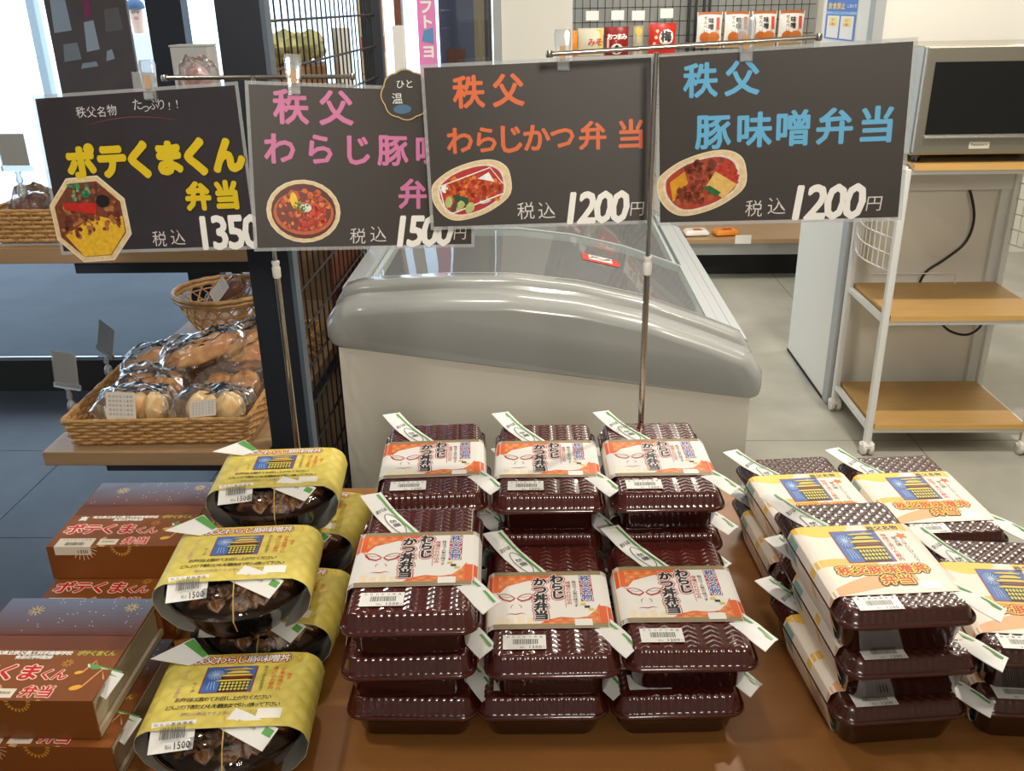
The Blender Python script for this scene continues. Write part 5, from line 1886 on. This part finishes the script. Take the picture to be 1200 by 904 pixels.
# notice board, goods in the lobby
o = empty('notice_board', (-2.0, 4.25, 0), label='brown notice board with white papers seen through the shop window', cat='notice board')
MB().box((-0.17, -0.01, 0.9), (0.19, 0.01, 2.1)).build('panel', M['cork'], o)
for x in (-0.145, 0.165):
    MB().box((x - 0.002, -0.002, 2.1005), (x + 0.002, 0.002, 2.749)).build('hanging_cord', M['cardb'], o)
P = Print()
for x0, y0, x1, y1, c in ((-0.15, 1.42, -0.07, 1.60, S(226, 230, 236)), (0.0, 1.48, 0.03, 1.62, S(200, 60, 110)), (-0.13, 1.30, -0.05, 1.38, S(190, 186, 186)), (-0.02, 1.34, 0.04, 1.47, S(236, 238, 242)), (0.06, 1.30, 0.1, 1.35, S(226, 230, 236)), (-0.06, 1.27, 0.02, 1.30, S(216, 220, 224)), (0.08, 1.42, 0.16, 1.52, S(150, 130, 124))):
    P.poly([(x0, y0), (x1, y0 + 0.01), (x1 - 0.006, y1), (x0 + 0.01, y1 - 0.008)], c, 1)
P.build('pinned_papers', o, upright(-0.0105))

# bench and crates of goods outside the grid
o = empty('crate_display', (-0.98, 3.15, 0), RAD(12), label='brown cardboard crate of pale yellow packs behind the wire grid', cat='display')
MB().box((-0.03, -0.15, 0.0), (0.26, 0.15, 1.20)).build('cardboard_stand', M['cardb'], o)
MB().box((-0.03, -0.152, 1.2005), (0.26, 0.15, 1.33)).build('crate', M['cardb'], o)
mb = MB()
rr = random.Random(12)
for k in range(60):
    x, y, s_ = rr.uniform(0.0, 0.24), rr.uniform(-0.13, 0.13), rr.uniform(0.025, 0.05)
    mb.lathe([(0.001, -s_), (s_ * 0.8, -s_ * 0.4), (s_, 0), (s_ * 0.7, s_ * 0.6), (0.001, s_ * 0.9)], 7, c=(x, y, 1.35 + rr.random() * 0.05), cap0=False, cap1=False)
mb.build('yellow_packs', M['veg'], o, smooth=True, kind='stuff')
o = empty('white_holder', (-0.665, 3.2, 0), RAD(30), label='white plastic holder standing behind the wire grid', cat='holder')
MB().box((-0.022, -0.03, 1.1), (0.022, 0.03, 1.44)).build('body', M['wplastic'], o)
MB().box((0.0225, -0.012, 1.1), (0.024, 0.012, 1.36)).build('slot', M['wallgrey'], o)
MB().box((-0.02, -0.02, 0), (0.02, 0.02, 1.0995)).build('post', M['wplastic'], o)
o = empty('menu_banner', (-0.60, 3.42, 0), RAD(0), label='cream banner with orange food oval and magenta blocks by the window', cat='banner')
MB().box((-0.045, -0.002, 1.0), (0.045, 0.002, 1.75)).build('sheet', mat('banner_cream', S(232, 206, 170), 0.5), o)
MB().tube([(0, 0.006, 0), (0, 0.006, 1.76)], 0.004, 6).build('pole', M['chrome'], o)
P = Print()
P.rect(-0.045, 1.53, 0.045, 1.6, S(180, 40, 110), 1)
P.ell(-0.02, 1.46, 0.014, 0.052, S(214, 110, 30), 1)
P.line([(0.018, 1.52), (0.016, 1.46), (0.019, 1.40)], 0.012, S(190, 120, 70), 1)
P.rect(-0.04, 1.355, -0.002, 1.405, S(170, 30, 100), 1)
P.rect(0.002, 1.355, 0.042, 1.405, S(180, 60, 110), 1)
P.rect(-0.036, 1.30, -0.006, 1.34, S(170, 30, 100), 1)
P.text('期間限定の味', -0.02, 1.28, 0.008, S(90, 60, 50), 1)
P.build('banner_print', o, upright(-0.003))
o = empty('pink_banner', (-0.415, 3.5, 0), 0, label='narrow pink banner with white lettering beside the dark glass panel', cat='banner')
MB().box((-0.033, -0.002, 0.9), (0.033, 0.002, 1.75)).build('sheet', mat('banner_pink', S(226, 130, 190), 0.5), o)
P = Print()
P.text('ソフト', 0.0, 1.5, 0.05, WH, 1, 0.04, vert=True, pitch=0.05)
P.poly([(-0.02, 1.385), (0.022, 1.375), (0.022, 1.43), (-0.012, 1.42)], S(90, 140, 190), 2)
P.text('ヨ', 0.002, 1.35, 0.05, WH, 1, 0.04)
P.build('banner_print', o, upright(-0.003))
MB().box((-0.02, 0.0025, 0.0), (-0.014, 0.008, 1.75)).build('pole', M['chrome'], o)
o = empty('white_stand', (-0.51, 3.46, 0), 0, label='slim white stand between the two banners', cat='stand')
bevel(MB().box((-0.022, -0.015, 0.0), (0.018, 0.015, 1.44)).build('upright', M['wplastic'], o), 0.004)
MB().box((-0.012, -0.006, 1.4405), (0.01, 0.006, 1.7)).build('bottle_neck', M['tin'], o)
struct('door_1', MB().box((-0.395, 3.72, 0.0), (-0.262, 3.75, 2.6)), M['dgrey'])
struct('trim_5', MB().box((-0.2615, 3.72, 0.0), (-0.222, 3.78, 2.6)), M['olive'])
struct('trim_6', MB().box((-0.2215, 3.74, 0.0), (-0.1975, 3.80, 2.6)), M['bmetal'])
o = empty('brown_crate', (-0.325, 3.65, 0), 0, label='small brown crate in front of the dark glass door', cat='crate')
MB().box((-0.035, -0.03, 1.30), (0.03, 0.03, 1.35)).build('crate', M['tin'], o)
MB().box((-0.03, -0.025, 0.0), (0.025, 0.025, 1.2995)).build('pedestal', M['dgrey'], o)

# ------------------------------------------------------------------ back display wall with hanging snacks
gw = empty('wire_display', (0.8, 5.55, 0), 0, label='tall wire grid rack of snacks against the back wall', cat='rack')
mb = MB()
for k in range(33):
    x = -0.66 + 0.042 * k
    mb.tube([(x, 0, 0.9), (x, 0, 2.2)], 0.0018, 4)
z = 0.95
while z < 2.2:
    mb.tube([(-0.68, -0.003, z), (0.72, -0.003, z)], 0.0018, 4)
    z += 0.075
mb.build('grid_wires', M['grid'], gw, kind='stuff')
MB().box((-0.70, 0.03, 0.55), (0.74, 0.04, 2.3)).build('back_panel', mat('grey_rack_back', S(150, 152, 148), 0.6), gw)
for x in (0.02, 0.055, 0.10, 0.13):
    MB().box((x - 0.006, -0.03, 0.56), (x + 0.006, -0.01, 2.3)).build('post', M['bmetal'], gw)
MB().box((-0.70, -0.32, 1.215), (0.74, 0.0, 1.235)).build('shelf', mat('rack_shelf', S(160, 158, 150), 0.4), gw)

POUCH = {}


def pouch(kind, x, z, w, h, lab, cat='snack', group=None, y=5.30):
    o = empty('snack_pouch', (x, y, z), RND.uniform(-0.08, 0.08), label=lab, cat=cat, group=group)
    mb = MB()
    n = 10
    rings = []
    for j in range(n + 1):
        t = j / n
        d = 0.004 + 0.022 * sin(pi * min(1, t * 1.05)) * (1 - 0.4 * t)
        ww = w / 2 * (1 - 0.05 * sin(pi * t))
        rings.append([(-ww, 0, h * t), (-ww * 0.6, -d, h * t), (0, -d * 1.2, h * t), (ww * 0.6, -d, h * t), (ww, 0, h * t), (0, d * 0.5, h * t)])
    mb.loft(rings)
    cols = {'miso': S(236, 232, 224), 'yellow': S(224, 216, 190), 'dred': S(150, 30, 24), 'clear': S(190, 176, 140), 'red': S(206, 44, 26), 'orange': S(226, 140, 40)}
    key = 'pouch_' + kind
    if key not in POUCH:
        POUCH[key] = mat(key, cols[kind], 0.25, bump=0.3, bscale=30)
    mb.build('pouch', POUCH[key], o, smooth=60)
    P = Print()
    P.DZ = 0.0004
    if kind == 'miso':
        P.rect(-w * 0.46, h * 0.93, w * 0.46, h, S(186, 96, 44), 1)
        P.text('味噌', w * 0.05, h * 0.68, h * 0.17, K_, 2, 0.03, vert=True)
        P.text('せんべい', -w * 0.16, h * 0.66, h * 0.12, S(60, 50, 46), 2, vert=True)
        P.rect(w * 0.26, h * 0.5, w * 0.38, h * 0.85, S(196, 60, 50), 2)
        P.ell(-w * 0.16, h * 0.3, w * 0.22, h * 0.15, S(196, 104, 40), 2, n=10)
        P.ell(w * 0.17, h * 0.3, w * 0.24, h * 0.16, S(206, 116, 48), 3, n=10)
        P.rect(-w * 0.45, 0, w * 0.45, h * 0.12, S(196, 166, 120), 1)
    elif kind == 'yellow':
        P.rect(-w * 0.05, h * 0.2, w * 0.44, h * 0.95, S(232, 200, 40), 1)
        P.text('みそ', w * 0.18, h * 0.5, h * 0.3, S(200, 60, 50), 2, 0.04)
    elif kind == 'dred':
        P.text('おつまみ', 0, h * 0.66, h * 0.22, WH, 1, 0.04, pitch=w * 0.2)
        P.ell(0, h * 0.22, w * 0.26, h * 0.2, WH, 1, n=12)
        P.ell(0.0, h * 0.22, w * 0.1, h * 0.16, K_, 2, n=8)
        P.rect(-w * 0.42, h * 0.1, -w * 0.32, h * 0.6, S(230, 190, 180), 1)
    elif kind == 'red':
        P.ell(w * 0.12, h * 0.55, w * 0.26, h * 0.27, WH, 1, n=10, jit=0.15)
        P.text('梅', w * 0.12, h * 0.58, h * 0.36, K_, 2, 0.05)
        P.text('おにぎり', w * 0.12, h * 0.36, h * 0.09, S(200, 40, 30), 3)
        for q in range(3):
            P.ell(-w * 0.3 + q * 0.008, h * (0.35 + 0.2 * q), w * 0.06, h * 0.06, S(240, 190, 150), 1, n=7)
    elif kind == 'clear':
        P.ell(0, h * 0.8, w * 0.35, h * 0.15, S(214, 176, 60), 1, n=8)
        P.rect(-w * 0.4, 0, w * 0.4, h * 0.35, S(200, 196, 190), 1)
    P.build('pouch_print', o, lambda u, v, hh: (u, -0.0275 * sin(pi * min(1, v / h * 1.05)) * (1 - 0.4 * v / h) - 0.0052 - hh, v))
    return o


def tag_card(x, z, lab):
    o = empty('hook_tag', (x, 5.27, z), 0, label=lab, cat='price tag', group='white tags on rack hooks')
    MB().box((-0.034, 0, 0), (0.034, 0.0015, 0.048)).build('card', M['white'], o)
    MB().tube([(0, 0.002, 0.006), (0, 0.26, 0.006)], 0.002, 5).build('hook', M['chrome'], o)
    return o


HZ = 1.2365
pouch('orange', 0.165, HZ, 0.05, 0.13, 'orange pouch half hidden by the white column')
pouch('yellow', 0.26, HZ, 0.14, 0.14, 'pale pouch with yellow panel beside dark red one')
pouch('dred', 0.40, HZ, 0.13, 0.145, 'dark red pouch with white lettering on rack shelf')
pouch('clear', 0.515, HZ, 0.055, 0.15, 'narrow clear packet with yellow content between two red pouches')
pouch('red', 0.645, HZ - 0.0005, 0.15, 0.16, 'bright red plum pouch with white blossom emblem')
for x, z, t in ((0.265, 1.415, 'above the yellow pouch'), (0.40, 1.415, 'above the dark red pouch'), (0.51, 1.412, 'above the narrow clear packet'), (0.66, 1.42, 'above the bright red pouch')):
    tag_card(x, z, 'white price tag on hook ' + t)
for k, (x, t) in enumerate(((0.895, 'next to the rack posts'), (1.04, 'second from the rack posts'), (1.185, 'third from the rack posts'), (1.33, 'nearest the white partition'))):
    pouch('miso', x, HZ + 0.03, 0.135, 0.18, 'white miso cracker pouch with orange crackers, ' + t, group='miso cracker pouches on the rack')

# low wooden shelf
ls = empty('low_wood_shelf', (1.0, 5.15, 0), 0, label='low light wood display shelf under the black signs', cat='shelf')
MB().box((-0.42, -0.02, 0.225), (0.62, 0.58, 0.25)).build('board', M['shelfwood'], ls)
MB().box((-0.40, 0.15, 0.0), (0.60, 0.56, 0.2245)).build('plinth', M['dark'], ls)  # dark block that paints the shadow under the shelf
MB().box((-0.41, 0.02, 0.15), (0.61, 0.14, 0.2245)).build('apron', M['wallgrey'], ls)
for k, (x, c, lab) in enumerate(((0.72, 'clear', 'flat clear snack pack at end of low shelf'), (0.88, 'miso', 'flat pale pack in middle of low shelf'), (1.05, 'orange', 'small orange pack near white tag on low shelf'))):
    o = empty('flat_pack', (x, 5.24, 0.251), 0.1 * k, label=lab, cat='snack')
    MB().loft([rrect(0.07 * a, 0.045 * a, 0.01, 3, z) for a, z in ((0.8, 0), (1, 0.008), (1, 0.02), (0.8, 0.034))]).build('pack', POUCH['pouch_' + c], o, smooth=40)
    MB().box((-0.02, -0.03, 0.0345), (0.03, 0.01, 0.0355)).build('sticker', M['red'] if k else M['veg'], o)
o = empty('shelf_tag', (1.13, 5.125, 0.225), 0, label='white price card on the edge of low wood shelf', cat='price tag')
MB().box((-0.045, 0, 0.0), (0.045, 0.002, 0.05)).build('card', M['white'], o)
bp_ = tag(MB().box((2.10, 4.6, 0), (2.14, 4.64, 0.5)).build('floor_post', M['bmetal']), 'short black post standing beyond the cart near back wall', 'post')

# ------------------------------------------------------------------ passer-by outside the window
def skin_body(name, joints, bones, m, parent):
    me = bpy.data.meshes.new(name)
    ids = list(joints)
    me.from_pydata([joints[k][0] for k in ids], [(ids.index(a), ids.index(b)) for a, b in bones], [])
    me.materials.append(m)
    o = bpy.data.objects.new(name, me)
    COL.objects.link(o)
    o.parent = parent
    md = o.modifiers.new('skin', 'SKIN')
    me.skin_vertices.new() if hasattr(me.skin_vertices, 'new') and not me.skin_vertices else None
    for i, k in enumerate(ids):
        rr_ = joints[k][1]
        me.skin_vertices[0].data[i].radius = rr_ if isinstance(rr_, tuple) else (rr_, rr_)
    me.skin_vertices[0].data[0].use_root = True
    md.use_smooth_shade = True
    sb = o.modifiers.new('sub', 'SUBSURF')
    sb.levels = sb.render_levels = 2
    return o


try:
    pr = empty('person', (-3.76, 9.0, 0.0), RAD(200), label='backlit person in a white coat and dark cap walking outside the window', cat='person')
    J = dict(hip=((0, 0, 0.84), (0.13, 0.09)), waist=((0, 0, 0.98), (0.12, 0.085)), chest=((0, 0, 1.16), (0.15, 0.10)), neckb=((0, 0, 1.30), (0.06, 0.06)), neck=((0, 0.005, 1.36), (0.048, 0.048)), jaw=((0, 0.02, 1.425), (0.062, 0.07)), head=((0, 0.012, 1.50), (0.073, 0.088)), crown=((0, 0.0, 1.555), (0.055, 0.062)),
             shl=((0.16, 0, 1.26), 0.052), shr=((-0.16, 0, 1.26), 0.052), ell=((0.22, 0.03, 1.03), 0.040), elr=((-0.22, -0.02, 1.03), 0.040), wrl=((0.20, 0.12, 0.84), 0.026), wrr=((-0.22, 0.06, 0.82), 0.026), hal=((0.195, 0.15, 0.77), (0.02, 0.036)), har=((-0.22, 0.09, 0.75), (0.02, 0.036)),
             hpl=((0.09, 0, 0.78), 0.085), hpr=((-0.09, 0, 0.78), 0.085), knl=((0.10, 0.10, 0.45), 0.055), knr=((-0.09, -0.05, 0.45), 0.055), anl=((0.10, 0.14, 0.09), 0.036), anr=((-0.09, -0.20, 0.11), 0.036), tol=((0.11, 0.27, 0.04), (0.03, 0.04)), tor=((-0.09, -0.09, 0.04), (0.03, 0.04)))
    B = [('hip', 'waist'), ('waist', 'chest'), ('chest', 'neckb'), ('neckb', 'neck'), ('neck', 'jaw'), ('jaw', 'head'), ('head', 'crown'), ('chest', 'shl'), ('chest', 'shr'), ('shl', 'ell'), ('ell', 'wrl'), ('wrl', 'hal'), ('shr', 'elr'), ('elr', 'wrr'), ('wrr', 'har'), ('hip', 'hpl'), ('hip', 'hpr'), ('hpl', 'knl'), ('knl', 'anl'), ('anl', 'tol'), ('hpr', 'knr'), ('knr', 'anr'), ('anr', 'tor')]
    skin_m = mat('skin', S(206, 160, 134), 0.5)
    skin_body('body', J, B, skin_m, pr)
    grow = lambda keys, d: {k: (J[k][0], tuple(v + d for v in (J[k][1] if isinstance(J[k][1], tuple) else (J[k][1],) * 2))) for k in keys}
    kc = ['hip', 'waist', 'chest', 'neckb', 'shl', 'shr', 'ell', 'elr', 'wrl', 'wrr', 'hpl', 'hpr']
    skin_body('coat', grow(kc, 0.016), [b for b in B if b[0] in kc and b[1] in kc], mat('white_coat_cloth', S(226, 230, 236), 0.8), pr)
    kt = ['hip', 'hpl', 'hpr', 'knl', 'knr', 'anl', 'anr']
    skin_body('trousers', grow(kt, 0.012), [b for b in B if b[0] in kt and b[1] in kt], mat('grey_trousers', S(90, 104, 124), 0.8), pr)
    mb = MB()
    mb.lathe([(0.084, 0.0), (0.086, 0.02), (0.078, 0.05), (0.05, 0.078), (0.001, 0.088)], 24, c=(0, 0.004, 1.525), sy=1.12)
    mb.lathe([(0.03, 0.0), (0.074, -0.003), (0.074, 0.003), (0.03, 0.006)], 24, c=(0, 0.082, 1.525))
    mb.build('cap', mat('dark_blue_cap', S(60, 78, 104), 0.7), pr, smooth=True)
    mb = MB()
    for x in (-0.026, 0.026):
        mb.lathe([(0.001, -0.006), (0.008, 0), (0.001, 0.006)], 8, c=(x, 0.097, 1.497))
    mb.build('eyes', M['black'], pr, smooth=True)
    mb = MB()
    mb.loft([[(-0.007, 0.094, 1.496), (0.007, 0.094, 1.496), (0, 0.100, 1.498)], [(-0.013, 0.094, 1.466), (0.013, 0.094, 1.466), (0, 0.119, 1.464)]])
    mb.build('nose', skin_m, pr)
    MB().box((-0.02, 0.084, 1.438), (0.02, 0.0925, 1.444)).build('mouth', mat('lips', S(170, 96, 90), 0.5), pr)
    mb = MB()
    mb.loft([[(x * k_, y, z) for x, y, z in rrect(0.05, 0.10, 0.03, 4)] for k_, z in ((1, 0),)] * 1 + [[(x, y, 0.28) for x, y, z in rrect(0.045, 0.09, 0.03, 4)]])
    mb.build('shoulder_bag', mat('blue_grey_bag', S(104, 130, 156), 0.7), pr, smooth=40, loc=(-0.26, 0.0, 0.98))
except Exception as ex:
    print('PERSON FAIL', ex)
